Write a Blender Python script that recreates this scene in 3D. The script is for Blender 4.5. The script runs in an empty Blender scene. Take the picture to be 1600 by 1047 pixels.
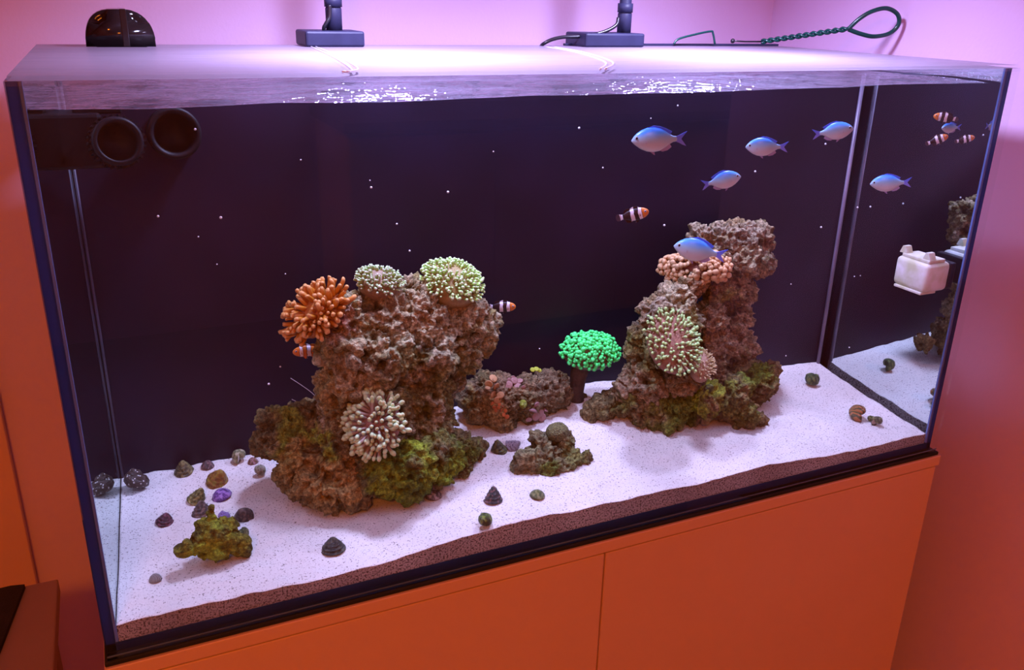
import bpy, bmesh, math, random
import numpy as np
from mathutils import Vector, Matrix, Quaternion
from mathutils.bvhtree import BVHTree

rnd = random.Random(7)
scene = bpy.context.scene
COL = scene.collection

# ------------------------------------------------------------------ camera
CAM = Vector((0.0703, -0.8283, 0.6507))
CR = Vector((0.9096, -0.4143, 0.0222)); CF = Vector((0.3937, 0.8467, -0.3580))
CR = (CR - CF * CR.dot(CF) / CF.length_squared).normalized(); CF.normalize(); CU = CR.cross(CF).normalized()
FPX = 1360.5
cam_d = bpy.data.cameras.new('camera')
cam_d.sensor_fit = 'HORIZONTAL'; cam_d.sensor_width = 36.0; cam_d.lens = FPX * 36.0 / 1600.0
cam_d.clip_start = 0.02
cam = bpy.data.objects.new('camera', cam_d); COL.objects.link(cam)
M = Matrix((CR, CU, -CF)).transposed().to_4x4(); M.translation = CAM
cam.matrix_world = M
scene.camera = cam

# ------------------------------------------------------------------ exposure, world, room light
scene.view_settings.view_transform = 'Standard'
scene.view_settings.look = 'None'
scene.view_settings.gamma = 1.0
scene.view_settings.use_curve_mapping = False
scene.view_settings.exposure = 0.0
scene.cycles.transparent_max_bounces = 32      # panes, water and lid lie behind each other
w = bpy.data.worlds.new('world'); scene.world = w; w.use_nodes = True
w.node_tree.nodes['Background'].inputs[0].default_value = (0.9, 0.35, 0.12, 1)
w.node_tree.nodes['Background'].inputs[1].default_value = 0.02

LAMP_COL = (0.59, 0.575, 1.0)
LAMP_W = 7.4
ROOM_COL = (1.0, 0.235, 0.014)
ROOM_W = 50.0

def area(name, loc, target, size, power, col, shape='DISK', spread=math.pi):
    d = bpy.data.lights.new(name, 'AREA'); d.shape = shape; d.size = size; d.energy = power; d.color = col
    o = bpy.data.objects.new(name, d); COL.objects.link(o); o.location = loc
    o.rotation_euler = (Vector(target) - Vector(loc)).to_track_quat('-Z', 'Y').to_euler()
    d.spread = spread
    return o
area('ceiling_lamp_light', (-0.55, -1.95, 1.66), (-0.45, -1.6, -0.8), 0.5, ROOM_W, ROOM_COL)

area('added_kitchen_light', (2.9, -1.7, 1.66), (2.9, -2.2, -0.8), 0.4, 16.0, ROOM_COL)  # extra light added to brighten the oven and cabinets reflected in the glass

# ------------------------------------------------------------------ pixel helpers (image 1600 x 1047)
def ray(px, py): return CF + CR * ((px - 800) / FPX) - CU * ((py - 523.5) / FPX)
def at(px, py, Y): d = ray(px, py); return CAM + d * ((Y - CAM.y) / d.y)
def atx(px, py, X): d = ray(px, py); return CAM + d * ((X - CAM.x) / d.x)
def mpp(P): return (P - CAM).dot(CF) / FPX          # metres per pixel at a point

# ------------------------------------------------------------------ numpy noise
def _h(ix, iy, iz, s):
    n = (ix * 374761393 + iy * 668265263 + iz * 2147483647 + s * 974634777) & 0xffffffff
    n = ((n ^ (n >> 13)) * 1274126177) & 0xffffffff
    n = ((n ^ (n >> 15)) * 2246822519) & 0xffffffff
    return ((n ^ (n >> 16)) & 0xffffff) / 16777215.0
def vnoise(P, s=0):
    i = np.floor(P).astype(np.int64); f = P - i; f = f * f * (3 - 2 * f); out = 0
    for a in (0, 1):
        for b in (0, 1):
            for c in (0, 1):
                wgt = (f[:, 0] if a else 1 - f[:, 0]) * (f[:, 1] if b else 1 - f[:, 1]) * (f[:, 2] if c else 1 - f[:, 2])
                out = out + wgt * _h(i[:, 0] + a, i[:, 1] + b, i[:, 2] + c, s)
    return out
def fbm(P, sc, oct=4, s=0):
    o = 0; a = 0.5; t = 0
    for k in range(oct): o = o + a * vnoise(P * sc, s + k); t += a; a *= 0.5; sc *= 2.03
    return o / t
def worley(P, sc, s=0):
    Q = P * sc; i = np.floor(Q).astype(np.int64); best = np.full(len(P), 9.0)
    for a in (-1, 0, 1):
        for b in (-1, 0, 1):
            for c in (-1, 0, 1):
                j = i + np.array([a, b, c])
                cx = j[:, 0] + _h(j[:, 0], j[:, 1], j[:, 2], s); cy = j[:, 1] + _h(j[:, 0], j[:, 1], j[:, 2], s + 11); cz = j[:, 2] + _h(j[:, 0], j[:, 1], j[:, 2], s + 23)
                best = np.minimum(best, np.sqrt((Q[:, 0] - cx) ** 2 + (Q[:, 1] - cy) ** 2 + (Q[:, 2] - cz) ** 2))
    return best
def sstep(a, b, x): t = np.clip((x - a) / (b - a), 0, 1); return t * t * (3 - 2 * t)

# ------------------------------------------------------------------ materials
def new_mat(name):
    m = bpy.data.materials.new(name); m.use_nodes = True; nt = m.node_tree; nt.nodes.clear()
    out = nt.nodes.new('ShaderNodeOutputMaterial'); return m, nt, out
def N(nt, t, **kw):
    n = nt.nodes.new(t)
    for k, v in kw.items(): setattr(n, k, v)
    return n
def ramp(nt, stops, interp='LINEAR'):
    r = N(nt, 'ShaderNodeValToRGB'); e = r.color_ramp.elements; r.color_ramp.interpolation = interp
    while len(e) < len(stops): e.new(0.5)
    for i, (p, c) in enumerate(stops): e[i].position = p; e[i].color = tuple(c) + (1,) if len(c) == 3 else c
    return r
def plain(name, c, rough=0.5, c2=None, scale=30, bump=0.0, bscale=None, metal=0.0, spec=0.5, coords='Object', detail=4):
    m, nt, out = new_mat(name); b = N(nt, 'ShaderNodeBsdfPrincipled'); nt.links.new(b.outputs[0], out.inputs[0])
    b.inputs['Roughness'].default_value = rough; b.inputs['Metallic'].default_value = metal; b.inputs['Specular IOR Level'].default_value = spec
    tc = N(nt, 'ShaderNodeTexCoord')
    nz = N(nt, 'ShaderNodeTexNoise'); nz.inputs['Scale'].default_value = scale; nz.inputs['Detail'].default_value = detail; nt.links.new(tc.outputs[coords], nz.inputs['Vector'])
    if c2 is None: c2 = tuple(x * 0.88 for x in c)
    r = ramp(nt, [(0.35, c), (0.65, c2)]); nt.links.new(nz.outputs['Fac'], r.inputs[0]); nt.links.new(r.outputs[0], b.inputs['Base Color'])
    if bump:
        n2 = N(nt, 'ShaderNodeTexNoise'); n2.inputs['Scale'].default_value = bscale or scale * 3; n2.inputs['Detail'].default_value = 6; nt.links.new(tc.outputs[coords], n2.inputs['Vector'])
        bp = N(nt, 'ShaderNodeBump'); bp.inputs['Strength'].default_value = bump; bp.inputs['Distance'].default_value = 0.01
        nt.links.new(n2.outputs['Fac'], bp.inputs['Height']); nt.links.new(bp.outputs[0], b.inputs['Normal'])
    return m
def schlick(nt, f0=0.04):
    lw = N(nt, 'ShaderNodeLayerWeight'); lw.inputs[0].default_value = 0.5
    p = N(nt, 'ShaderNodeMath', operation='POWER'); p.inputs[1].default_value = 5; nt.links.new(lw.outputs['Facing'], p.inputs[0])
    a = N(nt, 'ShaderNodeMath', operation='MULTIPLY_ADD'); a.inputs[1].default_value = 1 - f0; a.inputs[2].default_value = f0; nt.links.new(p.outputs[0], a.inputs[0])
    return a
def glass_mat(name, tint=(0.99, 1, 1), f0=0.04, mirror=False, steep=None, wet=False, rough=0.0, bump=None):
    m, nt, out = new_mat(name)
    t = N(nt, 'ShaderNodeBsdfTransparent'); t.inputs[0].default_value = tint + (1,)
    g = N(nt, 'ShaderNodeBsdfGlossy'); g.inputs['Roughness'].default_value = rough
    s = schlick(nt, f0); mx = N(nt, 'ShaderNodeMixShader')
    nt.links.new(s.outputs[0], mx.inputs[0]); nt.links.new(t.outputs[0], mx.inputs[1]); nt.links.new(g.outputs[0], mx.inputs[2])
    if bump:
        tc = N(nt, 'ShaderNodeTexCoord'); mp = N(nt, 'ShaderNodeMapping'); mp.inputs['Scale'].default_value = (1, 1.6, 1); nt.links.new(tc.outputs['Object'], mp.inputs[0])
        nz = N(nt, 'ShaderNodeTexNoise'); nz.inputs['Scale'].default_value = bump[0]; nz.inputs['Detail'].default_value = 3; nt.links.new(mp.outputs[0], nz.inputs['Vector'])
        bp = N(nt, 'ShaderNodeBump'); bp.inputs['Strength'].default_value = bump[1]; bp.inputs['Distance'].default_value = 0.01
        nt.links.new(nz.outputs['Fac'], bp.inputs['Height']); nt.links.new(bp.outputs[0], g.inputs['Normal'])
    last = mx
    if mirror:  # total internal reflection: the wet side of a side pane is a mirror, the dry side is plain glass
        gm = N(nt, 'ShaderNodeBsdfGlossy'); gm.inputs['Roughness'].default_value = 0.0; gm.inputs['Color'].default_value = (0.74, 0.83, 0.82, 1)
        geo = N(nt, 'ShaderNodeNewGeometry'); m2 = N(nt, 'ShaderNodeMixShader')
        nt.links.new(geo.outputs['Backfacing'], m2.inputs[0]); nt.links.new(mx.outputs[0], m2.inputs[2 if wet else 1]); nt.links.new(gm.outputs[0], m2.inputs[1 if wet else 2]); last = m2
    if steep:   # light that came down through the water meets this pane too obliquely to leave: it is reflected back inside
        gm = N(nt, 'ShaderNodeBsdfGlossy'); gm.inputs['Roughness'].default_value = 0.0
        geo = N(nt, 'ShaderNodeNewGeometry'); sp = N(nt, 'ShaderNodeSeparateXYZ'); nt.links.new(geo.outputs['Incoming'], sp.inputs[0]); fac = []
        for i, th, op in ((2, 0.5, 'GREATER_THAN'), (steep[0], steep[1], 'LESS_THAN')):
            ab = N(nt, 'ShaderNodeMath', operation='ABSOLUTE'); nt.links.new(sp.outputs[i], ab.inputs[0]); gt = N(nt, 'ShaderNodeMath', operation=op); gt.inputs[1].default_value = th; nt.links.new(ab.outputs[0], gt.inputs[0]); fac.append(gt)
        mu = N(nt, 'ShaderNodeMath', operation='MULTIPLY'); nt.links.new(fac[0].outputs[0], mu.inputs[0]); nt.links.new(fac[1].outputs[0], mu.inputs[1])
        m2 = N(nt, 'ShaderNodeMixShader'); nt.links.new(mu.outputs[0], m2.inputs[0]); nt.links.new(last.outputs[0], m2.inputs[1]); nt.links.new(gm.outputs[0], m2.inputs[2]); last = m2
    nt.links.new(last.outputs[0], out.inputs[0]); return m
def rock_mat(name, bump=0.7):
    m, nt, out = new_mat(name); b = N(nt, 'ShaderNodeBsdfPrincipled'); nt.links.new(b.outputs[0], out.inputs[0]); b.inputs['Roughness'].default_value = 0.85; b.inputs['Specular IOR Level'].default_value = 0.2
    at_ = N(nt, 'ShaderNodeVertexColor'); at_.layer_name = 'Col'
    tc = N(nt, 'ShaderNodeTexCoord')
    n1 = N(nt, 'ShaderNodeTexNoise'); n1.inputs['Scale'].default_value = 210; n1.inputs['Detail'].default_value = 5; n1.inputs['Roughness'].default_value = 0.7; nt.links.new(tc.outputs['Object'], n1.inputs['Vector'])
    r = ramp(nt, [(0.30, (0.25, 0.22, 0.2)), (0.5, (1.0, 0.97, 0.95)), (0.70, (2.2, 2.1, 2.05))]); nt.links.new(n1.outputs['Fac'], r.inputs[0])
    mx = N(nt, 'ShaderNodeMix', data_type='RGBA', blend_type='MULTIPLY'); mx.inputs[0].default_value = 1
    nt.links.new(at_.outputs[0], mx.inputs[6]); nt.links.new(r.outputs[0], mx.inputs[7]); nt.links.new(mx.outputs[2], b.inputs['Base Color'])
    n2 = N(nt, 'ShaderNodeTexNoise'); n2.inputs['Scale'].default_value = 260; n2.inputs['Detail'].default_value = 6; nt.links.new(tc.outputs['Object'], n2.inputs['Vector'])
    bp = N(nt, 'ShaderNodeBump'); bp.inputs['Strength'].default_value = 1.0; bp.inputs['Distance'].default_value = 0.006
    nt.links.new(n2.outputs['Fac'], bp.inputs['Height']); nt.links.new(bp.outputs[0], b.inputs['Normal']); return m
def grad_mat(name, stops, axis='Z', lo=0.0, hi=1.0, rough=0.5, interp='LINEAR', sss=0.0, noise=0.0, spec=0.3):
    m, nt, out = new_mat(name); b = N(nt, 'ShaderNodeBsdfPrincipled'); nt.links.new(b.outputs[0], out.inputs[0]); b.inputs['Roughness'].default_value = rough; b.inputs['Specular IOR Level'].default_value = spec
    tc = N(nt, 'ShaderNodeTexCoord'); sp = N(nt, 'ShaderNodeSeparateXYZ'); nt.links.new(tc.outputs['Object'], sp.inputs[0])
    src = sp.outputs['XYZ'.index(axis)]
    if noise:
        nz = N(nt, 'ShaderNodeTexNoise'); nz.inputs['Scale'].default_value = 7; nt.links.new(tc.outputs['Object'], nz.inputs['Vector'])
        ma = N(nt, 'ShaderNodeMath', operation='MULTIPLY_ADD'); ma.inputs[1].default_value = noise; nt.links.new(nz.outputs['Fac'], ma.inputs[0]); nt.links.new(src, ma.inputs[2]); src = ma.outputs[0]
    mr = N(nt, 'ShaderNodeMapRange'); mr.inputs['From Min'].default_value = lo; mr.inputs['From Max'].default_value = hi; nt.links.new(src, mr.inputs['Value'])
    r = ramp(nt, stops, interp); nt.links.new(mr.outputs[0], r.inputs[0]); nt.links.new(r.outputs[0], b.inputs['Base Color'])
    return m
def shell_mat(name, c1, c2, mode='noise', scale=4.0):
    m, nt, out = new_mat(name); b = N(nt, 'ShaderNodeBsdfPrincipled'); nt.links.new(b.outputs[0], out.inputs[0]); b.inputs['Roughness'].default_value = 0.32
    tc = N(nt, 'ShaderNodeTexCoord')
    if mode == 'spots':
        t = N(nt, 'ShaderNodeTexVoronoi'); t.inputs['Scale'].default_value = scale; nt.links.new(tc.outputs['Object'], t.inputs['Vector']); src = t.outputs['Distance']; r = ramp(nt, [(0.2, c2), (0.27, c1)])
    elif mode == 'stripes':
        t = N(nt, 'ShaderNodeTexWave', wave_type='BANDS', bands_direction='X'); t.inputs['Scale'].default_value = scale; t.inputs['Distortion'].default_value = 2.0; nt.links.new(tc.outputs['Object'], t.inputs['Vector']); src = t.outputs['Fac']; r = ramp(nt, [(0.4, c1), (0.6, c2)])
    else:
        t = N(nt, 'ShaderNodeTexNoise'); t.inputs['Scale'].default_value = scale; t.inputs['Detail'].default_value = 5; nt.links.new(tc.outputs['Object'], t.inputs['Vector']); src = t.outputs['Fac']; r = ramp(nt, [(0.40, tuple(0.45 * q for q in c1)), (0.5, c1), (0.60, tuple(1.25 * q for q in c2))])
    nt.links.new(src, r.inputs[0]); nt.links.new(r.outputs[0], b.inputs['Base Color'])
    n2 = N(nt, 'ShaderNodeTexNoise'); n2.inputs['Scale'].default_value = 14; n2.inputs['Detail'].default_value = 4; nt.links.new(tc.outputs['Object'], n2.inputs['Vector'])
    bp = N(nt, 'ShaderNodeBump'); bp.inputs['Strength'].default_value = 0.4; bp.inputs['Distance'].default_value = 0.05; nt.links.new(n2.outputs['Fac'], bp.inputs['Height']); nt.links.new(bp.outputs[0], b.inputs['Normal'])
    return m

WALL = plain('wall_paint', (0.80, 0.56, 0.86), 0.75, (0.78, 0.54, 0.84), 4, 0.05, 160)
CAB = plain('cabinet_lacquer', (0.80, 0.52, 0.38), 0.45, (0.78, 0.50, 0.36), 6)
FLOORM = plain('floor_tile', (0.45, 0.32, 0.25), 0.5, (0.38, 0.28, 0.22), 5)
BLACK = plain('black_plastic', (0.012, 0.011, 0.018), 0.3, (0.018, 0.016, 0.024), 20)
LAMPBLK = plain('matt_black_metal', (0.020, 0.020, 0.055), 0.5, (0.026, 0.026, 0.07), 40, spec=0.3)
RUBBER = plain('black_rubber', (0.012, 0.012, 0.016), 0.75, None, 30)
GLASS = glass_mat('clear_glass')
FRONTGLASS = glass_mat('front_glass', steep=(1, 0.62))
SIDEGLASS = glass_mat('side_glass', mirror=True, steep=(0, 0.85))
WETMIRROR = glass_mat('side_glass_wet_face', mirror=True, wet=True)
WATERTOP = glass_mat('water_surface', tint=(0.96, 0.98, 1.0), f0=0.02, bump=(45, 0.9))
m_, nt_, out_ = new_mat('water_body'); t_ = N(nt_, 'ShaderNodeBsdfTransparent'); t_.inputs[0].default_value = (0.985, 0.99, 1, 1); nt_.links.new(t_.outputs[0], out_.inputs[0]); WATERSIDE = m_
NAVY = plain('navy_silicone', (0.006, 0.022, 0.075), 0.4, (0.008, 0.028, 0.09), 12, spec=0.2)
nt_ = NAVY.node_tree; b_ = next(n for n in nt_.nodes if n.type == 'BSDF_PRINCIPLED'); o_ = next(n for n in nt_.nodes if n.type == 'OUTPUT_MATERIAL')
tl_ = N(nt_, 'ShaderNodeBsdfTranslucent'); tl_.inputs[0].default_value = (0.10, 0.19, 0.38, 1); mx_ = N(nt_, 'ShaderNodeMixShader'); mx_.inputs[0].default_value = 0.6
nt_.links.new(b_.outputs[0], mx_.inputs[1]); nt_.links.new(tl_.outputs[0], mx_.inputs[2]); nt_.links.new(mx_.outputs[0], o_.inputs[0])
EDGEBLUE = plain('blue_glass_edge', (0.10, 0.18, 0.36), 0.12, (0.06, 0.1, 0.25), 8)
PALEEDGE = plain('pale_glass_edge', (0.10, 0.17, 0.42), 0.2, (0.07, 0.12, 0.32), 8)
ROCKM = rock_mat('live_rock')

# ------------------------------------------------------------------ object helpers
def link(o, parent=None):
    COL.objects.link(o)
    if parent: o.parent = parent
    return o
def empty(name, loc=(0, 0, 0), rot=(0, 0, 0), scale=1.0):
    o = bpy.data.objects.new(name, None); o.empty_display_size = 0.01; o.location = loc; o.rotation_euler = rot
    o.scale = (scale,) * 3 if isinstance(scale, (int, float)) else scale
    return link(o)
def tag(o, label, cat, group=None, kind=None):
    o['label'] = label; o['category'] = cat
    if group: o['group'] = group
    if kind: o['kind'] = kind
    return o
def struct(o, label=None):
    o['kind'] = 'structure'
    if label: o['label'] = label
    return o
def mesh_of(bm, name, mats, smooth=False):
    me = bpy.data.meshes.new(name); bmesh.ops.recalc_face_normals(bm, faces=bm.faces); bm.to_mesh(me); bm.free()
    for m in (mats if isinstance(mats, (list, tuple)) else [mats]): me.materials.append(m)
    if smooth:
        for p in me.polygons: p.use_smooth = True
    return me
def obj(name, bm, mats, parent=None, smooth=False, loc=(0, 0, 0), rot=None):
    o = bpy.data.objects.new(name, mesh_of(bm, name, mats, smooth)); o.location = loc
    if rot is not None: o.rotation_euler = rot
    return link(o, parent)
def inst(name, me, parent=None, loc=(0, 0, 0), quat=None, scale=(1, 1, 1)):
    o = bpy.data.objects.new(name, me); o.location = loc
    if quat is not None: o.rotation_mode = 'QUATERNION'; o.rotation_quaternion = quat
    o.scale = scale; return link(o, parent)
def box(a, b, bevel=0.0, seg=2, bm=None):
    bm = bm or bmesh.new(); r = bmesh.ops.create_cube(bm, size=1)
    for v in r['verts']: v.co = Vector(((a[i] + b[i]) / 2 + v.co[i] * (b[i] - a[i]) for i in range(3)))
    if bevel: bmesh.ops.bevel(bm, geom=list({e for v in r['verts'] for e in v.link_edges}), offset=bevel, segments=seg, affect='EDGES', profile=0.5)
    return bm
def prism(poly, z0, z1, bm=None, axis='Z'):
    """closed prism of a polygon (list of 2-D points) between z0 and z1"""
    bm = bm or bmesh.new(); f = {'Z': lambda p, z: (p[0], p[1], z), 'Y': lambda p, z: (p[0], z, p[1]), 'X': lambda p, z: (z, p[0], p[1])}[axis]
    a = [bm.verts.new(f(p, z0)) for p in poly]; b = [bm.verts.new(f(p, z1)) for p in poly]
    bm.faces.new(a[::-1]); bm.faces.new(b); n = len(poly)
    for i in range(n): bm.faces.new((a[i], a[(i + 1) % n], b[(i + 1) % n], b[i]))
    return bm
def tube(pts, rad, n=8, bm=None, cap=True):
    bm = bm or bmesh.new(); pts = [Vector(p) for p in pts]; rings = []; up = None
    for i, p in enumerate(pts):
        t = (pts[min(i + 1, len(pts) - 1)] - pts[max(i - 1, 0)]).normalized()
        if up is None: up = t.orthogonal().normalized()
        up = (up - t * up.dot(t)).normalized(); s = t.cross(up); r = rad[i] if isinstance(rad, (list, tuple)) else rad
        rings.append([bm.verts.new(p + (up * math.cos(2 * math.pi * k / n) + s * math.sin(2 * math.pi * k / n)) * r) for k in range(n)])
    for a, b in zip(rings, rings[1:]):
        for k in range(n): bm.faces.new((a[k], a[(k + 1) % n], b[(k + 1) % n], b[k]))
    if cap: bm.faces.new(rings[0][::-1]); bm.faces.new(rings[-1])
    return bm
def lathe(prof, n=24, bm=None):
    """profile of (r, z), r = 0 closes"""
    bm = bm or bmesh.new(); rings = []
    for r, z in prof:
        rings.append([bm.verts.new((0, 0, z))] if r <= 1e-9 else [bm.verts.new((r * math.cos(2 * math.pi * k / n), r * math.sin(2 * math.pi * k / n), z)) for k in range(n)])
    for a, b in zip(rings, rings[1:]):
        for k in range(n):
            k2 = (k + 1) % n
            if len(a) == 1 and len(b) == 1: continue
            if len(a) == 1: bm.faces.new((a[0], b[k], b[k2]))
            elif len(b) == 1: bm.faces.new((a[k], a[k2], b[0]))
            else: bm.faces.new((a[k], a[k2], b[k2], b[k]))
    for rg in (rings[0], rings[-1]):
        if len(rg) > 1: bm.faces.new(rg)
    return bm
def spline(P, k=8):
    P = [Vector(p) for p in P]; out = []
    for i in range(len(P) - 1):
        a, b, c, d = P[max(i - 1, 0)], P[i], P[i + 1], P[min(i + 2, len(P) - 1)]
        for j in range(k):
            t = j / k; out.append(0.5 * ((2 * b) + (c - a) * t + (2 * a - 5 * b + 4 * c - d) * t * t + (-a + 3 * b - 3 * c + d) * t ** 3))
    return out + [P[-1]]

# ------------------------------------------------------------------ room
WX, WY, FZ, CZ = 1.317, 0.65, -0.80, 1.70
struct(obj('floor', box((-2.0, -3.2, FZ - 0.05), (4.3, 0.8, FZ)), FLOORM), 'tiled kitchen floor')
struct(obj('ceiling', box((-2.0, -3.2, CZ), (4.3, 0.8, CZ + 0.05)), WALL), 'pale painted ceiling')
struct(obj('wall_back', box((-2.0, WY, FZ), (WX + 0.12, WY + 0.1, CZ)), WALL), 'pale wall behind the aquarium')
struct(obj('wall_right', box((WX, -0.75, FZ), (WX + 0.12, WY, CZ)), WALL), 'pale wall at the right end of the aquarium')
struct(obj('wall_left', box((-2.1, -3.2, FZ), (-2.0, 0.8, CZ)), WALL), 'pale wall left of the room')
struct(obj('wall_front', box((-2.0, -3.3, FZ), (4.3, -3.2, CZ)), WALL), 'pale wall behind the viewer')
struct(obj('wall_side', box((4.3, -3.2, FZ), (4.4, 0.8, CZ)), WALL), 'pale wall of the kitchen')
# panel at the far left with a vertical joint
pn = obj('wall_panel', box((-0.95, WY - 0.018, FZ), (-0.139, WY, 1.2), 0.002), CAB)
tag(pn, 'smooth flush panel with vertical joint on the wall left of aquarium', 'panel')

# ------------------------------------------------------------------ lamps (their own light comes with them)
H, W = 0.5815, 1.2
LIDZ = H + 0.004
def lamp(px, bxl, bxr, label, cable):
    P = at(px, 60, 0.468); b0 = at(bxl, 70, 0.435); b1 = at(bxr, 70, 0.435)
    x0 = b0.x; x1 = b1.x; cx = P.x
    root = tag(empty('aquarium_lamp', (cx, 0.468, LIDZ)), label, 'lamp', 'aquarium lamps')
    obj('base', box((x0 - cx, -0.035, 0.0), (x1 - cx, 0.035, 0.021), 0.003), LAMPBLK, root)
    zt = 0.315
    pts = [(0, 0, 0.02), (0, 0, 0.10), (0, 0, zt - 0.05), (0, -0.02, zt), (0.005, -0.09, zt + 0.035), (0.015, -0.17, zt + 0.03), (0.02, -0.215, zt - 0.005)]
    obj('pole', tube([(0, 0, 0.018), (0, 0, 0.05), (0, 0, 0.053), (0, 0, 0.10)] + spline(pts[1:], 6)[1:], [0.0115, 0.0115, 0.0098, 0.0098] + [0.0098] * (6 * 5), 16), LAMPBLK, root, True)
    obj('collar', tube([(0, 0, 0.052), (0, 0, 0.066)], 0.0125, 16), LAMPBLK, root, True)
    hd = obj('lamp_head', lathe([(0, 0.03), (0.035, 0.03), (0.062, 0.018), (0.066, 0.0), (0.066, -0.02), (0.058, -0.022), (0, -0.022)], 32), LAMPBLK, root, True, (0.02, -0.235, zt - 0.02))
    em, nt, out = new_mat('lamp_lens'); e = N(nt, 'ShaderNodeEmission'); e.inputs[0].default_value = LAMP_COL + (1,); e.inputs[1].default_value = 8; nt.links.new(e.outputs[0], out.inputs[0])
    obj('lens', lathe([(0, -0.0225), (0.05, -0.0225), (0.05, -0.025), (0, -0.025)], 32), em, hd)
    if cable: pts = [at(966, 28, 0.455), at(962, 40, 0.45), at(940, 51, 0.45), at(905, 57, 0.455), at(880, 58, 0.46), at(862, 62, 0.465), at(850, 68, 0.47), at(846, 71, 0.48), at(845, 75, 0.50)]
    else: pts = [at(px - 8, 8, 0.455), at(px - 8, 26, 0.453), at(px - 13, 36, 0.452), at(px - 17, 44, 0.455), at(px - 15, 52, 0.46)]
    pts = [Vector(p) - Vector((cx, 0.468, LIDZ)) for p in pts]
    obj('cable', tube(spline(pts, 6), 0.0028, 8), BLACK, root, True)
    L = area('aquarium_lamp_light', (cx + 0.02, 0.468 - 0.235, LIDZ + zt - 0.05), (cx + 0.03, 0.468 - 0.25, 0), 0.09, LAMP_W, LAMP_COL, 'DISK', math.radians(150))
    return root
lamp(523, 478, 570, 'black lamp stand with square base, nearer the black dome', False)
lamp(974, 914, 1006, 'black lamp stand with square base and a cable looping over the lid', True)
lf = obj('ceiling_lamp', lathe([(0, CZ), (0.28, CZ), (0.30, CZ - 0.02), (0.27, CZ - 0.03), (0, CZ - 0.03)], 32), WALL, None, True, (-0.55, -1.95, 0))
tag(lf, 'round flush ceiling lamp behind the viewer', 'lamp')
lf2 = lf.copy(); COL.objects.link(lf2); lf2.location = (2.9, -1.7, 0); lf2['label'] = 'round flush fixture added in front of the oven to light it'  # copied fixture, added only to go with the extra kitchen light

# ------------------------------------------------------------------ aquarium shell
G = 0.012
def yb(x): return 0.315 - 0.046 * x            # wet face of the black rear block
XL = 0.028                                       # left wet face at the rear
aq = tag(empty('aquarium', (0.6, 0.25, 0)), 'large rectangular glass aquarium with black back on orange-lit cabinet', 'aquarium')
def A(bm): bmesh.ops.translate(bm, verts=bm.verts, vec=(-0.6, -0.25, 0)); return bm
fp = obj('front_pane', A(box((0, 0, 0), (W, G, H))), [FRONTGLASS, WATERSIDE, glass_mat('pane_edge', steep=(0, 1.1))], aq)
for p in fp.data.polygons: p.material_index = 0 if p.normal.y < -0.5 else 1 if p.normal.y > 0.5 else 2
obj('right_pane', A(box((W - G, G, 0), (W, 0.495, H))), [SIDEGLASS], aq)
rp = aq.children[-1]
rp.data.materials.append(WATERSIDE)
for p in rp.data.polygons: p.material_index = 0 if p.normal.x > 0.5 else 1
lpane = obj('left_pane', A(prism([(0, G), (G, G), (XL, yb(0)), (XL, 0.495), (0, 0.495)], 0, H)), [SIDEGLASS, WATERSIDE, WETMIRROR], aq)
for p in lpane.data.polygons: p.material_index = 0 if p.normal.x < -0.5 else 2 if p.normal.x > 0.5 else 1
obj('bottom_pane', A(box((G, G, 0.0), (W - G, 0.495, 0.008))), NAVY, aq)
BACKM = plain('black_back_panel', (0.012, 0.009, 0.022), 0.5, (0.018, 0.012, 0.034), 7, 0.0, 220, spec=0.2)
obj('back_panel', A(prism([(XL, yb(XL)), (W - G, yb(W - G)), (W - G, 0.494), (XL, 0.494)], 0.008, 0.550)), BACKM, aq)
for (a, b, m, nm) in [((0.0, G + 0.0002, 0.0), (0.0095, G + 0.0022, H), NAVY, 'silicone_seam'), ((0.0095, G + 0.0002, 0.011), (0.0125, G + 0.0035, H), PALEEDGE, 'glass_edge'),
                      ((W - 0.0085, G + 0.0002, 0.0), (W, G + 0.0022, H), NAVY, 'silicone_seam'), ((W - 0.0125, G + 0.0002, 0.011), (W - 0.0085, G + 0.0035, H), PALEEDGE, 'glass_edge'),
                      ((0.0, G + 0.0002, 0.0), (W, G + 0.0016, 0.0105), NAVY, 'silicone_seam'),
                      ((0.0, -0.0006, 0.0035), (W, 0.0, 0.0055), EDGEBLUE, 'glass_edge')]:
    obj(nm, A(box(a, b, 0.0004, 1)), m, aq)
# rear vertical corner seams
obj('silicone_seam', A(tube([(W - G - 0.003, yb(W) - 0.003, 0.03), (W - G - 0.003, yb(W) - 0.003, 0.555)], 0.0032, 8)), plain('grey_silicone', (0.12, 0.10, 0.16), 0.35, (0.2, 0.17, 0.26), 14), aq, True)
obj('silicone_seam', A(tube([(XL + 0.002, yb(0) - 0.002, 0.03), (XL + 0.002, yb(0) - 0.002, 0.555)], 0.0018, 8)), plain('dark_silicone', (0.05, 0.045, 0.08), 0.4, (0.09, 0.08, 0.13), 14), aq, True)
mt = obj('foam_mat', box((-0.003, -0.003, -0.006), (W + 0.004, 0.50, -0.0003), 0.001, 1), RUBBER); tag(mt, 'thin black foam mat between aquarium and cabinet', 'mat')

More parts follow.
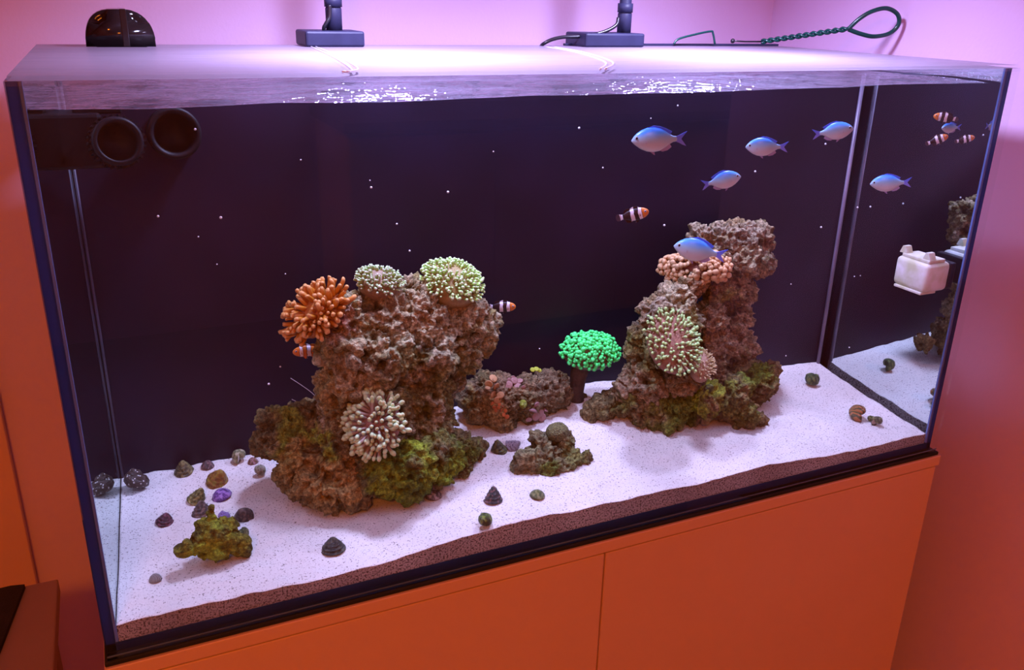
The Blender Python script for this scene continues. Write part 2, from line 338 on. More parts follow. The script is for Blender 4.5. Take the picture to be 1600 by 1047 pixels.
# lid: frosted wet sheets
m, nt, out = new_mat('wet_frosted_lid')
tc = N(nt, 'ShaderNodeTexCoord'); mp = N(nt, 'ShaderNodeMapping'); mp.inputs['Scale'].default_value = (3, 9, 1); nt.links.new(tc.outputs['Object'], mp.inputs[0])
nz = N(nt, 'ShaderNodeTexNoise'); nz.inputs['Scale'].default_value = 2.2; nz.inputs['Detail'].default_value = 8; nz.inputs['Roughness'].default_value = 0.65; nt.links.new(mp.outputs[0], nz.inputs['Vector'])
rr = ramp(nt, [(0.30, (0.0,) * 3), (0.50, (0.16,) * 3), (0.75, (0.26,) * 3)]); nt.links.new(nz.outputs['Fac'], rr.inputs[0])
df = N(nt, 'ShaderNodeBsdfDiffuse'); df.inputs[0].default_value = (0.42, 0.34, 0.45, 1)
tl = N(nt, 'ShaderNodeBsdfTranslucent'); tl.inputs[0].default_value = (0.50, 0.46, 0.62, 1)
a1 = N(nt, 'ShaderNodeMixShader'); a1.inputs[0].default_value = 0.4; nt.links.new(df.outputs[0], a1.inputs[1]); nt.links.new(tl.outputs[0], a1.inputs[2])
gl = N(nt, 'ShaderNodeBsdfGlossy'); gl.inputs['Roughness'].default_value = 0.22
a2 = N(nt, 'ShaderNodeMixShader'); s_ = schlick(nt, 0.04); ms = N(nt, 'ShaderNodeMath', operation='MULTIPLY'); ms.inputs[1].default_value = 0.35; nt.links.new(s_.outputs[0], ms.inputs[0]); nt.links.new(ms.outputs[0], a2.inputs[0]); nt.links.new(a1.outputs[0], a2.inputs[1]); nt.links.new(gl.outputs[0], a2.inputs[2])
tr = N(nt, 'ShaderNodeBsdfTransparent')
lw = N(nt, 'ShaderNodeLayerWeight'); lw.inputs[0].default_value = 0.5; pw = N(nt, 'ShaderNodeMath', operation='POWER'); pw.inputs[1].default_value = 3; nt.links.new(lw.outputs['Facing'], pw.inputs[0])
cv = N(nt, 'ShaderNodeMath', operation='MULTIPLY_ADD', use_clamp=True); cv.inputs[1].default_value = 0.85; nt.links.new(pw.outputs[0], cv.inputs[0]); nt.links.new(rr.outputs[0], cv.inputs[2])
a3 = N(nt, 'ShaderNodeMixShader'); nt.links.new(cv.outputs[0], a3.inputs[0]); nt.links.new(tr.outputs[0], a3.inputs[1]); nt.links.new(a2.outputs[0], a3.inputs[2]); nt.links.new(a3.outputs[0], out.inputs[0])
LID = m
lid = obj('lid', box((-0.597, -0.249, 0.0002), (0.597, 0.246, 0.004)), [LID, GLASS], aq, loc=(0, 0, H))
for p in lid.data.polygons: p.material_index = 0 if abs(p.normal.z) > 0.5 else 1
lid['label'] = 'wet frosted clear lid'
m, nt, out = new_mat('clear_lid_edge'); BEAD = plain('water_bead', (0.9, 0.84, 0.9), 0.15, (0.8, 0.74, 0.85), 40)
for pts in ([(485, 73), (505, 82), (530, 95), (550, 110), (561, 121)], [(492, 73), (517, 83), (541, 95), (559, 108), (569, 121)], [(850, 73), (900, 82), (945, 97), (975, 114)], [(862, 73), (912, 82), (957, 97), (984, 114)]):
    P = []
    for (a, b) in pts:
        d = ray(a, b); q = CAM + d * ((LIDZ - CAM.z) / d.z); q.y = max(q.y, 0.006); P.append(q - Vector((0.6, 0.25, H)))
    obj('water_streak', tube(spline(P, 5), 0.0013, 6), BEAD, lid, True)
obj('front_rim', box((-0.6, -0.2505, -0.004), (0.6, -0.2492, 0.0002), 0.0002, 1), GLASS, lid)

# ------------------------------------------------------------------ sand
FR = np.array([(0.0, .027), (.155, .031), (.318, .027), (.40, .036), (.467, .040), (.56, .038), (.655, .036), (.75, .034), (.87, .037), (.99, .029), (1.2, .025)])
RE = np.array([(0.0, .043), (.10, .041), (.204, .049), (.36, .058), (.5, .072), (.736, .081), (.9, .07), (1.132, .056), (1.2, .052)])
def sand_z(X, Y):
    X = np.atleast_1d(np.asarray(X, float)); Y = np.atleast_1d(np.asarray(Y, float))
    t = np.clip((Y - G) / (0.315 - 0.046 * X - G), 0, 1); t = t ** 1.1
    P = np.stack([X, Y, np.zeros_like(X)], 1)
    n = (fbm(P, 14, 4, 3) - 0.5) * 0.010 + (fbm(P, 55, 2, 9) - 0.5) * 0.0025
    return np.interp(X, FR[:, 0], FR[:, 1]) * (1 - t) + np.interp(X, RE[:, 0], RE[:, 1]) * t + n
def sz(x, y): return float(sand_z([x], [y])[0])
def on_sand(px, py):
    z = 0.045; d = ray(px, py)
    for _ in range(12):
        p = CAM + d * ((z - CAM.z) / d.z); z = 0.5 * z + 0.5 * sz(p.x, p.y)
    return Vector((p.x, p.y, sz(p.x, p.y)))
NX, NY = 420, 110
uu = np.linspace(0, 1, NX); vv = np.linspace(0, 1, NY)
U, V = np.meshgrid(uu, vv)
yfront = G + 0.0022
def xl(y): return G + 0.0005 + (XL - G) * np.clip((y - G) / 0.30, 0, 1)
Yg = yfront + V * (0.5)
Xg = xl(yfront + V * 0.3) * (1 - U) + (W - G - 0.0005) * U
Yg = yfront + V * (0.315 - 0.046 * Xg - 0.0005 - yfront)
Zg = sand_z(Xg.ravel(), Yg.ravel()).reshape(Xg.shape)
vs = np.stack([Xg.ravel(), Yg.ravel(), Zg.ravel()], 1)
bot = vs.copy(); bot[:, 2] = 0.0085
per = [i for i in range(NX)] + [j * NX + NX - 1 for j in range(1, NY)] + [(NY - 1) * NX + i for i in range(NX - 2, -1, -1)] + [j * NX for j in range(NY - 2, 0, -1)]
allv = np.concatenate([vs, bot[per]])
fc = [(j * NX + i, j * NX + i + 1, (j + 1) * NX + i + 1, (j + 1) * NX + i) for j in range(NY - 1) for i in range(NX - 1)]
nt_top = len(fc); nb = NX * NY; L = len(per)
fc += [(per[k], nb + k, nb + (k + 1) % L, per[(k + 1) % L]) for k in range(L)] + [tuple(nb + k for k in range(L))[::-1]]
me = bpy.data.meshes.new('sand_bed'); me.from_pydata([tuple(v - np.array([0.6, 0.15, 0.0085])) for v in allv], [], fc); me.update()
def sand_mat(name, c, c2, dark, specks):
    m, nt, out = new_mat(name); b = N(nt, 'ShaderNodeBsdfPrincipled'); nt.links.new(b.outputs[0], out.inputs[0]); b.inputs['Roughness'].default_value = 0.9; b.inputs['Specular IOR Level'].default_value = 0.15
    tc = N(nt, 'ShaderNodeTexCoord')
    n1 = N(nt, 'ShaderNodeTexNoise'); n1.inputs['Scale'].default_value = 9; n1.inputs['Detail'].default_value = 5; nt.links.new(tc.outputs['Object'], n1.inputs['Vector'])
    r1 = ramp(nt, [(0.35, c), (0.68, c2)]); nt.links.new(n1.outputs['Fac'], r1.inputs[0])
    n2 = N(nt, 'ShaderNodeTexNoise'); n2.inputs['Scale'].default_value = 420; n2.inputs['Detail'].default_value = 3; n2.inputs['Roughness'].default_value = 0.7; nt.links.new(tc.outputs['Object'], n2.inputs['Vector'])
    r2 = ramp(nt, [(specks, (1, 1, 1)), (specks + 0.07, (0, 0, 0))])
    r2.color_ramp.elements[0].color = (0, 0, 0, 1); r2.color_ramp.elements[1].color = (1, 1, 1, 1); nt.links.new(n2.outputs['Fac'], r2.inputs[0])
    mx = N(nt, 'ShaderNodeMix', data_type='RGBA'); nt.links.new(r2.outputs[0], mx.inputs[0]); mx.inputs[7].default_value = dark + (1,); nt.links.new(r1.outputs[0], mx.inputs[6]); nt.links.new(mx.outputs[2], b.inputs['Base Color'])
    bp = N(nt, 'ShaderNodeBump'); bp.inputs['Strength'].default_value = 0.5; bp.inputs['Distance'].default_value = 0.0025; nt.links.new(n2.outputs['Fac'], bp.inputs['Height']); nt.links.new(bp.outputs[0], b.inputs['Normal']); return m
me.materials.append(sand_mat('white_coral_sand', (0.70, 0.67, 0.64), (0.62, 0.59, 0.56), (0.16, 0.13, 0.115), 0.58))
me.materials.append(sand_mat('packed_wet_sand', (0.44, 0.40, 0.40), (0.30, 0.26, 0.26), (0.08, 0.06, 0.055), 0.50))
for i, p in enumerate(me.polygons):
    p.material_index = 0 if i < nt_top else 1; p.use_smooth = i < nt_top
so = bpy.data.objects.new('sand_bed', me); so.location = (0.6, 0.15, 0.0085); link(so); tag(so, 'white coral sand spread over the bottom of the aquarium', 'sand', None, 'stuff')

# ------------------------------------------------------------------ water
WZ = 0.5562
nx, ny = 240, 50
U, V = np.meshgrid(np.linspace(0, 1, nx), np.linspace(0, 1, ny))
Xw = G + 0.0008 + U * (W - 2 * G - 0.0016); Yw = G + 0.004 + V * (0.493 - G - 0.004)
P = np.stack([Xw.ravel() * 9, Yw.ravel() * 14, np.zeros(Xw.size)], 1)
Zw = WZ + 0.0065 * (Xw.ravel() / 1.2) - 0.002 + (fbm(P, 1.0, 3, 40) - 0.5) * 0.006 + 0.002 * np.exp(-(Yw.ravel() - G - 0.004) / 0.003)
top = np.stack([Xw.ravel(), Yw.ravel(), Zw], 1); per = [i for i in range(nx)] + [j * nx + nx - 1 for j in range(1, ny)] + [(ny - 1) * nx + i for i in range(nx - 2, -1, -1)] + [j * nx for j in range(ny - 2, 0, -1)]
bt = top[per].copy(); bt[:, 2] = 0.0095
fc = [(j * nx + i, j * nx + i + 1, (j + 1) * nx + i + 1, (j + 1) * nx + i) for j in range(ny - 1) for i in range(nx - 1)]; k0 = len(fc); nb = nx * ny; L = len(per)
fc += [(per[k], nb + k, nb + (k + 1) % L, per[(k + 1) % L]) for k in range(L)] + [tuple(nb + k for k in range(L))[::-1]]
me = bpy.data.meshes.new('water'); me.from_pydata([tuple(v - np.array([0.6, 0.25, 0.0])) for v in np.concatenate([top, bt])], [], fc); me.update(); me.materials.append(WATERTOP); me.materials.append(WATERSIDE)
for i, p in enumerate(me.polygons): p.material_index = 0 if i < k0 else 1; p.use_smooth = i < k0
wo = bpy.data.objects.new('water', me); wo.location = (0.6, 0.25, 0); link(wo); tag(wo, 'clear sea water filling the glass aquarium', 'water', None, 'stuff')

# ------------------------------------------------------------------ cabinet
cb = tag(empty('aquarium_cabinet', (0.6, 0.25, FZ)), 'flat-fronted orange-lit cabinet with two doors under the aquarium', 'cabinet')
def B(bm): bmesh.ops.translate(bm, verts=bm.verts, vec=(-0.6, -0.25, -FZ)); return bm
obj('body', B(box((0.004, 0.014, FZ + 0.0), (1.198, 0.50, -0.0262))), CAB, cb)
obj('top_board', B(box((-0.004, -0.006, -0.0235), (1.207, 0.504, -0.0063), 0.001, 1)), CAB, cb)
obj('door', B(box((-0.003, -0.004, FZ + 0.06), (0.5955, 0.013, -0.0268), 0.001, 1)), CAB, cb)
obj('door', B(box((0.598, -0.004, FZ + 0.06), (1.203, 0.013, -0.0268), 0.001, 1)), CAB, cb)
# side table with black mat, bottom left
WOOD = plain('reddish_wood', (0.36, 0.24, 0.22), 0.5, (0.28, 0.18, 0.16), 3, 0.05, 30)
stb = tag(empty('side_table', (-0.30, 0.0, FZ)), 'brown wooden table top edge at the lower left of aquarium', 'table')
dz = -0.10 - FZ
obj('table_top', box((-0.25, -0.35, dz - 0.022), (0.231, 0.325, dz), 0.002), WOOD, stb)
for sx, sy in ((-0.22, -0.32), (0.20, -0.32), (-0.22, 0.29), (0.20, 0.29)): obj('leg', box((sx - 0.018, sy - 0.018, 0), (sx + 0.018, sy + 0.018, dz - 0.022), 0.002), WOOD, stb)
CLOTH = plain('black_cloth', (0.012, 0.008, 0.010), 0.9, (0.02, 0.012, 0.014), 60, 0.3, 400)
bmx = prism([(-0.52, -0.30), (-0.19, -0.30), (-0.15, 0.05), (-0.130, 0.18), (-0.108, 0.318), (-0.125, 0.322), (-0.52, 0.30)], -0.0995, -0.093)
ma = obj('black_mat', bmx, CLOTH); tag(ma, 'black cloth mat lying on the brown wooden table', 'mat')

# ------------------------------------------------------------------ kitchen (seen dimly in the glass)
ov = tag(empty('oven', (3.05, -2.75, FZ)), 'built-in oven with knobs under the kitchen worktop', 'oven')
STEEL = plain('oven_steel', (0.55, 0.5, 0.48), 0.35, None, 12, 0, None, 0.3)
DARKG = plain('oven_glass', (0.02, 0.02, 0.025), 0.1, None, 5)
obj('body', box((-0.30, -0.28, 0.10), (0.30, 0.26, 0.97)), CAB, ov)
obj('control_panel', box((-0.298, 0.26, 0.82), (0.298, 0.28, 0.95), 0.003), STEEL, ov)
for kx in (-0.22, -0.14, 0.0, 0.14, 0.22): obj('knob', tube([(kx, 0.28, 0.885), (kx, 0.305, 0.885)], 0.022, 16), BLACK, ov)
dr = obj('door', box((-0.298, 0.26, 0.25), (0.298, 0.285, 0.81), 0.003), STEEL, ov)
obj('window', box((-0.24, 0.285, 0.33), (0.24, 0.288, 0.70)), DARKG, dr)
obj('handle', tube([(-0.24, 0.288, 0.76), (-0.24, 0.32, 0.76), (0.24, 0.32, 0.76), (0.24, 0.288, 0.76)], 0.008, 10), STEEL, dr)
for (x0, x1, lb) in ((3.36, 3.96, 'base cabinet right of the oven'), (0.9, 2.74, 'wide base cabinet left of the oven')):
    c = tag(empty('kitchen_cabinet', ((x0 + x1) / 2, -2.75, FZ)), lb + ', reflected in the aquarium glass', 'cabinet'); hw = (x1 - x0) / 2
    obj('body', box((-hw, -0.28, 0.1), (hw, 0.255, 0.97)), CAB, c)
    k = 1 if hw < 0.4 else 3
    for i in range(k): obj('door', box((-hw + 2 * hw * i / k + 0.002, 0.256, 0.12), (-hw + 2 * hw * (i + 1) / k - 0.002, 0.276, 0.95), 0.002), CAB, c)
tag(obj('worktop', box((0.88, -3.05, 0.172), (4.0, -2.44, 0.21), 0.003), plain('worktop_laminate', (0.35, 0.25, 0.2), 0.35, (0.28, 0.2, 0.16), 20)), 'brown laminate kitchen worktop above the oven', 'worktop')

# ------------------------------------------------------------------ rocks
BVH = {}
def rock(key, label, cat, blobs, voxel, paint, base=(0.24, 0.18, 0.10), rough=1.0, seed=0, pits=(), name='live_rock', mat=None, smooth=3, group=None, base2=(0.125, 0.088, 0.05), crust=None):
    bm = bmesh.new(); Ps = []
    for b in blobs:
        P = at(b[0], b[1], b[2]); r = b[3] * mpp(P); f = b[4] if len(b) > 4 else (1, 1, 1); Ps.append((P, r))
        c = bmesh.ops.create_icosphere(bm, subdivisions=2, radius=r)
        for v in c['verts']: v.co = Vector((v.co.x * f[0], v.co.y * f[1], v.co.z * f[2])) + P
    me = bpy.data.meshes.new(name); bm.to_mesh(me); bm.free()
    o = bpy.data.objects.new(name, me); link(o)
    md = o.modifiers.new('r', 'REMESH'); md.mode = 'VOXEL'; md.voxel_size = voxel; md.use_smooth_shade = True
    ms = o.modifiers.new('s', 'SMOOTH'); ms.iterations = smooth; ms.factor = 0.6
    dg = bpy.context.evaluated_depsgraph_get(); ev = o.evaluated_get(dg); me2 = bpy.data.meshes.new_from_object(ev)
    o.modifiers.clear(); o.data = me2; bpy.data.meshes.remove(me)
    n = len(me2.vertices); co = np.empty(n * 3); me2.vertices.foreach_get('co', co); co = co.reshape(-1, 3); no = np.empty(n * 3); me2.vertex_normals.foreach_get('vector', no); no = no.reshape(-1, 3)
    big = fbm(co, 16, 3, seed) - 0.5; mid = fbm(co, 48, 3, seed + 5) - 0.5; rid = 1 - np.abs(2 * fbm(co, 70, 3, seed + 8) - 1); wl = worley(co, 60, seed + 3); wl2 = worley(co, 28, seed + 4); fine = fbm(co, 150, 2, seed + 6) - 0.5
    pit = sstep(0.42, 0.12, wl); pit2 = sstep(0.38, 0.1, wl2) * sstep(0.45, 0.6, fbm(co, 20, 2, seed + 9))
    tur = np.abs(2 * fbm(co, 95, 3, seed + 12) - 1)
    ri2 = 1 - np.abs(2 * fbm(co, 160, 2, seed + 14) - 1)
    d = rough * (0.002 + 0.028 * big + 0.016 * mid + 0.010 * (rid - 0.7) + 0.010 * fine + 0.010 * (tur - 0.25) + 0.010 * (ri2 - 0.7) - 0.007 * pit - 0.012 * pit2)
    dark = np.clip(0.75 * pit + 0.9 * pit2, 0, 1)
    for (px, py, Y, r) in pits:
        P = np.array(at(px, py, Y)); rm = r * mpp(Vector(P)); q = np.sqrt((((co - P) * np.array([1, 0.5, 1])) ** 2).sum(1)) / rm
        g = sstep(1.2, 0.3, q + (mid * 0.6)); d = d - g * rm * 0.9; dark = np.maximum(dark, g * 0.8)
    co = co + no * d[:, None]
    me2.vertices.foreach_set('co', co.ravel())
    c = np.array(base)[None] * (1 - sstep(0.42, 0.6, fbm(co, 30, 4, seed + 20))[:, None]) + np.array(base2)[None] * sstep(0.42, 0.6, fbm(co, 30, 4, seed + 20))[:, None]
    if crust is not None:                                   # pale crust growing on what juts out
        k = sstep(0.5, 0.62, fbm(co, 60, 4, seed + 33) + 0.25 * (rid - 0.7) - 0.2 * pit)[:, None] * crust[1]
        c = c * (1 - k) + np.array(crust[0])[None] * k
    nz1 = fbm(co, 38, 4, seed + 25)
    for (px, py, Y, r, col, amt) in paint:
        P = np.array(at(px, py, Y)); rm = r * mpp(Vector(P)); q = np.sqrt((((co - P) * np.array([1, 0.6, 1])) ** 2).sum(1)) / rm
        k = (sstep(1.25, 0.55, q + (nz1 - 0.5) * 2.6) * amt)[:, None]; c = c * (1 - k) + np.array(col)[None] * k
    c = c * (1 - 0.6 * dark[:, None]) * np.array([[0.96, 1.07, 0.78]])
    at_ = me2.color_attributes.new('Col', 'FLOAT_COLOR', 'POINT'); at_.data.foreach_set('color', np.concatenate([c, np.ones((n, 1))], 1).ravel())
    org = np.array([co[:, 0].mean(), co[:, 1].mean(), co[:, 2].min()]); me2.vertices.foreach_set('co', (co - org).ravel()); me2.update()
    for p in me2.polygons: p.use_smooth = True
    me2.materials.clear(); me2.materials.append(mat or ROCKM); o.location = org; tag(o, label, cat, group)
    BVH[key] = (BVHTree.FromPolygons([Vector(v) for v in co], [tuple(p.vertices) for p in me2.polygons]), o)
    return o
def surf(key, px, py):
    """where the line of sight meets a rock: point and outward normal"""
    keys = key if isinstance(key, (list, tuple)) else [key]; best = None
    for k in keys:
        r = BVH[k][0].ray_cast(CAM, ray(px, py).normalized())
        if r[0] is not None and (best is None or r[3] < best[2]): best = (r[0], r[1], r[3])
    if best is None:
        P = at(px, py, 0.19); n = -ray(px, py).normalized(); r = None
        for k in keys:
            q = BVH[k][0].find_nearest(P)
            if r is None or q[3] < r[3]: r = q
        return P, (P - r[0]).normalized()
    return best[0], best[1]
GRN = (0.105, 0.135, 0.014); YGRN = (0.24, 0.28, 0.025); PINK = (0.33, 0.235, 0.18); PALE = (0.40, 0.35, 0.29); MAG = (0.34, 0.08, 0.12); TAN = (0.33, 0.21, 0.10); OLV = (0.14, 0.13, 0.035); DRK = (0.05, 0.035, 0.03); MAUVE = (0.29, 0.23, 0.22)
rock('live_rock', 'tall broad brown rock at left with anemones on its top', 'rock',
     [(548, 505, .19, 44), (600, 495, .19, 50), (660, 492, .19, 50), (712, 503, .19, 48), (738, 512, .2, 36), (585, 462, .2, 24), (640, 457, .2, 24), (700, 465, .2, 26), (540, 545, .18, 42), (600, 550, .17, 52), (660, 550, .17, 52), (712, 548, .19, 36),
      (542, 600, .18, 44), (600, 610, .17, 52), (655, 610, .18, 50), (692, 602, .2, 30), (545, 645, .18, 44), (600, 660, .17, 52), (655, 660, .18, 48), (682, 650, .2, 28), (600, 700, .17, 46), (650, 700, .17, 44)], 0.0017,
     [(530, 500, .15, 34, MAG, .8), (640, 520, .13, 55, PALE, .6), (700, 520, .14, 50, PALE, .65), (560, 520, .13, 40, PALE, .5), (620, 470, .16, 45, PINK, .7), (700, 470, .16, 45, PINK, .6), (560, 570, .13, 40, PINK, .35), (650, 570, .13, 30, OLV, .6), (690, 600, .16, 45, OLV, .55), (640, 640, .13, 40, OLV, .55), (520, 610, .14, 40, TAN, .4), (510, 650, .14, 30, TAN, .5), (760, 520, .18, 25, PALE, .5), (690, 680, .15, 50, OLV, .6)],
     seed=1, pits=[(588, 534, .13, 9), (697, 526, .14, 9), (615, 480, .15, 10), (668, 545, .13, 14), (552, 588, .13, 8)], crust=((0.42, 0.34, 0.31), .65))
rock('live_rock_foot', 'tan porous rock at the left foot of the tall broad rock', 'rock',
     [(440, 668, .2, 34), (480, 658, .21, 32), (428, 690, .2, 28), (470, 700, .18, 42), (520, 700, .16, 44), (462, 733, .18, 30), (500, 748, .15, 36), (540, 752, .14, 36), (515, 772, .13, 22), (552, 772, .13, 20), (482, 760, .16, 24), (520, 790, .128, 8), (496, 782, .135, 10)], 0.0017,
     [(455, 685, .15, 38, YGRN, .9), (500, 690, .13, 24, YGRN, .8), (515, 725, .12, 20, YGRN, .7), (450, 720, .15, 25, GRN, .6), (440, 660, .17, 40, OLV, .6), (540, 765, .11, 45, TAN, .85), (480, 745, .13, 40, TAN, .8)], seed=2, base=(0.20, 0.14, 0.08),
     pits=[(495, 717, .13, 13), (515, 747, .12, 13), (480, 770, .14, 8), (530, 770, .11, 6)])
rock('live_rock_slab', 'green algae-covered slab of rock in front of the tall broad rock', 'rock',
     [(588, 735, .13, 38), (640, 728, .12, 40), (690, 715, .13, 40), (722, 710, .15, 30), (738, 702, .17, 18), (600, 758, .11, 20), (640, 758, .1, 22), (690, 742, .11, 20), (728, 732, .13, 16), (575, 748, .12, 24)], 0.0017,
     [(640, 745, .09, 75, GRN, .95), (720, 715, .1, 50, GRN, .9), (670, 720, .09, 35, YGRN, .6), (610, 760, .09, 30, YGRN, .55), (720, 730, .1, 25, YGRN, .5), (700, 700, .1, 30, PALE, .25)], seed=3, base=(0.13, 0.10, 0.05), rough=0.9)
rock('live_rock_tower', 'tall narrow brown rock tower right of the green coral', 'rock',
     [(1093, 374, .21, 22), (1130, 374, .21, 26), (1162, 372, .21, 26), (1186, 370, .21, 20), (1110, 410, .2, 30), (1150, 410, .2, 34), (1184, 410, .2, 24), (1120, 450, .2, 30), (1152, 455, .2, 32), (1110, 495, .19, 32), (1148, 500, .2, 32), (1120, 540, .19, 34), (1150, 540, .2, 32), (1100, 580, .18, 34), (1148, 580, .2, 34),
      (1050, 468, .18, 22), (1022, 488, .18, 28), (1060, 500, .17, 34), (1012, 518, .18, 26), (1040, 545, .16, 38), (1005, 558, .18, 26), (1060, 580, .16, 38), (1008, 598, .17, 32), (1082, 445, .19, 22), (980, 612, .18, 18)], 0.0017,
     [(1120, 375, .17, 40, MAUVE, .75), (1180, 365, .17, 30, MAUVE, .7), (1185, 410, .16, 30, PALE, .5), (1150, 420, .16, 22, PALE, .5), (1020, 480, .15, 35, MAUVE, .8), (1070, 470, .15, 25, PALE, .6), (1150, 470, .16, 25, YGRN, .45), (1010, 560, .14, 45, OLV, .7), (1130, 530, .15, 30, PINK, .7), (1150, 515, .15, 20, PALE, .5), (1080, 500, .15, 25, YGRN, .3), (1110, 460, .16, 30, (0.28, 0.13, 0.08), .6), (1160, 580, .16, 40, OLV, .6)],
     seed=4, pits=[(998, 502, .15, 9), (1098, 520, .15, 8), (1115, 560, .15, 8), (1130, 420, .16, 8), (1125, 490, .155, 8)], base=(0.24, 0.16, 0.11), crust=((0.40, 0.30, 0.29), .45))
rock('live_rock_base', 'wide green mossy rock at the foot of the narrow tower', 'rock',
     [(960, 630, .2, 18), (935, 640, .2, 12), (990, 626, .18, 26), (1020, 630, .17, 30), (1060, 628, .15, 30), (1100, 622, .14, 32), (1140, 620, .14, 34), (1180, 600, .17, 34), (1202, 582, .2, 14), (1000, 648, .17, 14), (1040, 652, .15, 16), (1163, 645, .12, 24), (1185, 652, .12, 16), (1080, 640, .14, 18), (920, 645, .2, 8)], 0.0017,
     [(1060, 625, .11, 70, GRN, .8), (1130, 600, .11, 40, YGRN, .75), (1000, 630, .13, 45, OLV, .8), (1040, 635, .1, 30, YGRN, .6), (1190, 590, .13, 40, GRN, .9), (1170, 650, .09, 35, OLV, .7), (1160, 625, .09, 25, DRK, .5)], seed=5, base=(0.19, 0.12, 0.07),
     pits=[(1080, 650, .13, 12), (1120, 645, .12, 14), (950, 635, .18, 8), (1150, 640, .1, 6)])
rock('live_rock_boulder', 'low reddish-brown boulder between the two tall rocks', 'rock',
     [(742, 625, .25, 28), (780, 622, .24, 40), (820, 622, .24, 40), (858, 612, .25, 38), (882, 612, .26, 24), (780, 652, .225, 24), (742, 643, .24, 22), (830, 645, .23, 24), (760, 600, .25, 18), (872, 640, .245, 22)], 0.0017,
     [(800, 600, .2, 60, (0.17, 0.10, 0.085), .7), (770, 660, .2, 40, TAN, .6), (740, 640, .2, 25, OLV, .5), (870, 610, .21, 35, (0.15, 0.10, 0.08), .6), (815, 610, .2, 25, (0.22, 0.12, 0.06), .4)], seed=6, base=(0.17, 0.11, 0.08), rough=0.7, pits=[(835, 668, .21, 10)])
rock('live_rock_rubble', 'small dark rubble rock lying in front of the low boulder', 'rock',
     [(872, 700, .13, 26), (850, 712, .12, 28), (825, 724, .115, 22), (862, 728, .105, 22), (893, 720, .108, 17), (914, 718, .108, 13), (868, 688, .14, 18), (842, 692, .13, 16), (812, 730, .115, 13), (855, 740, .1, 13), (884, 728, .1, 14)], 0.0017,
     [(850, 715, .09, 40, (0.16, 0.13, 0.08), .7), (860, 740, .08, 18, GRN, .7), (830, 730, .09, 20, (0.18, 0.09, 0.05), .5), (905, 722, .09, 22, OLV, .7), (865, 695, .1, 18, DRK, .3)], seed=7, base=(0.13, 0.10, 0.075), rough=0.8, crust=((0.30, 0.29, 0.2), .5))
rock('live_rock_pebble', 'dark little rock under the stalk of the green coral', 'rock',
     [(898, 640, .245, 12), (908, 628, .25, 9), (888, 646, .24, 9)], 0.002, [(890, 645, .23, 15, OLV, .5)], seed=8, base=(0.09, 0.065, 0.05), rough=0.5)
rock('mossy_spiny_shell', 'spiky shell overgrown with green moss at the front left sand', 'shell',
     [(332, 838, .09, 26), (345, 828, .095, 22), (325, 825, .095, 18), (350, 845, .085, 20), (318, 848, .085, 18), (340, 855, .08, 18), (331, 806, .095, 7, (1, 1, 1.4)), (334, 815, .095, 10), (296, 858, .08, 7, (1.8, 1, .8)), (306, 857, .08, 8), (372, 860, .08, 7, (1.8, 1, .8)), (362, 857, .082, 9), (318, 864, .078, 7, (1, 1, 1.4)), (360, 818, .1, 8), (304, 840, .085, 4, (1.6, 1, 1.2)), (378, 850, .085, 4, (1.5, 1, 2.2)), (288, 853, .08, 4, (1.6, 1, 1.2)), (330, 800, .095, 4, (1, 1, 2)), (352, 868, .078, 4, (1, 1, 2)), (368, 815, .1, 4, (1.2, 1, 1.6))], 0.0014,
     [(330, 845, .07, 45, (0.17, 0.15, 0.012), .9), (340, 830, .07, 15, DRK, .4), (320, 860, .07, 22, YGRN, .7), (335, 812, .08, 14, YGRN, .6)], seed=9, base=(0.13, 0.11, 0.02), rough=0.55, base2=(0.07, 0.055, 0.015), smooth=1, name='mossy_spiny_shell')

# ------------------------------------------------------------------ anemones and corals
def tentacle_mesh(name, mat, prof, bend, n=6):
    bm = bmesh.new(); rings = []
    for (r, z) in prof:
        off = bend * z * z
        rings.append([bm.verts.new((r * math.cos(2 * math.pi * k / n) + off, r * math.sin(2 * math.pi * k / n), z)) for k in range(n)])
    for a, b in zip(rings, rings[1:]):
        for k in range(n): bm.faces.new((a[k], a[(k + 1) % n], b[(k + 1) % n], b[k]))
    bm.faces.new(rings[-1]); bm.faces.new(rings[0][::-1]); return mesh_of(bm, name, mat, True)
TIPPED = [(0.11, 0), (0.13, 0.4), (0.12, 0.68), (0.19, 0.82), (0.14, 0.94), (0.05, 1.0)]
BUBBLE = [(0.10, 0), (0.12, 0.4), (0.26, 0.68), (0.30, 0.82), (0.18, 0.96), (0.05, 1.02)]
FINGER = [(0.16, 0), (0.17, 0.4), (0.14, 0.75), (0.16, 0.88), (0.10, 1.0)]
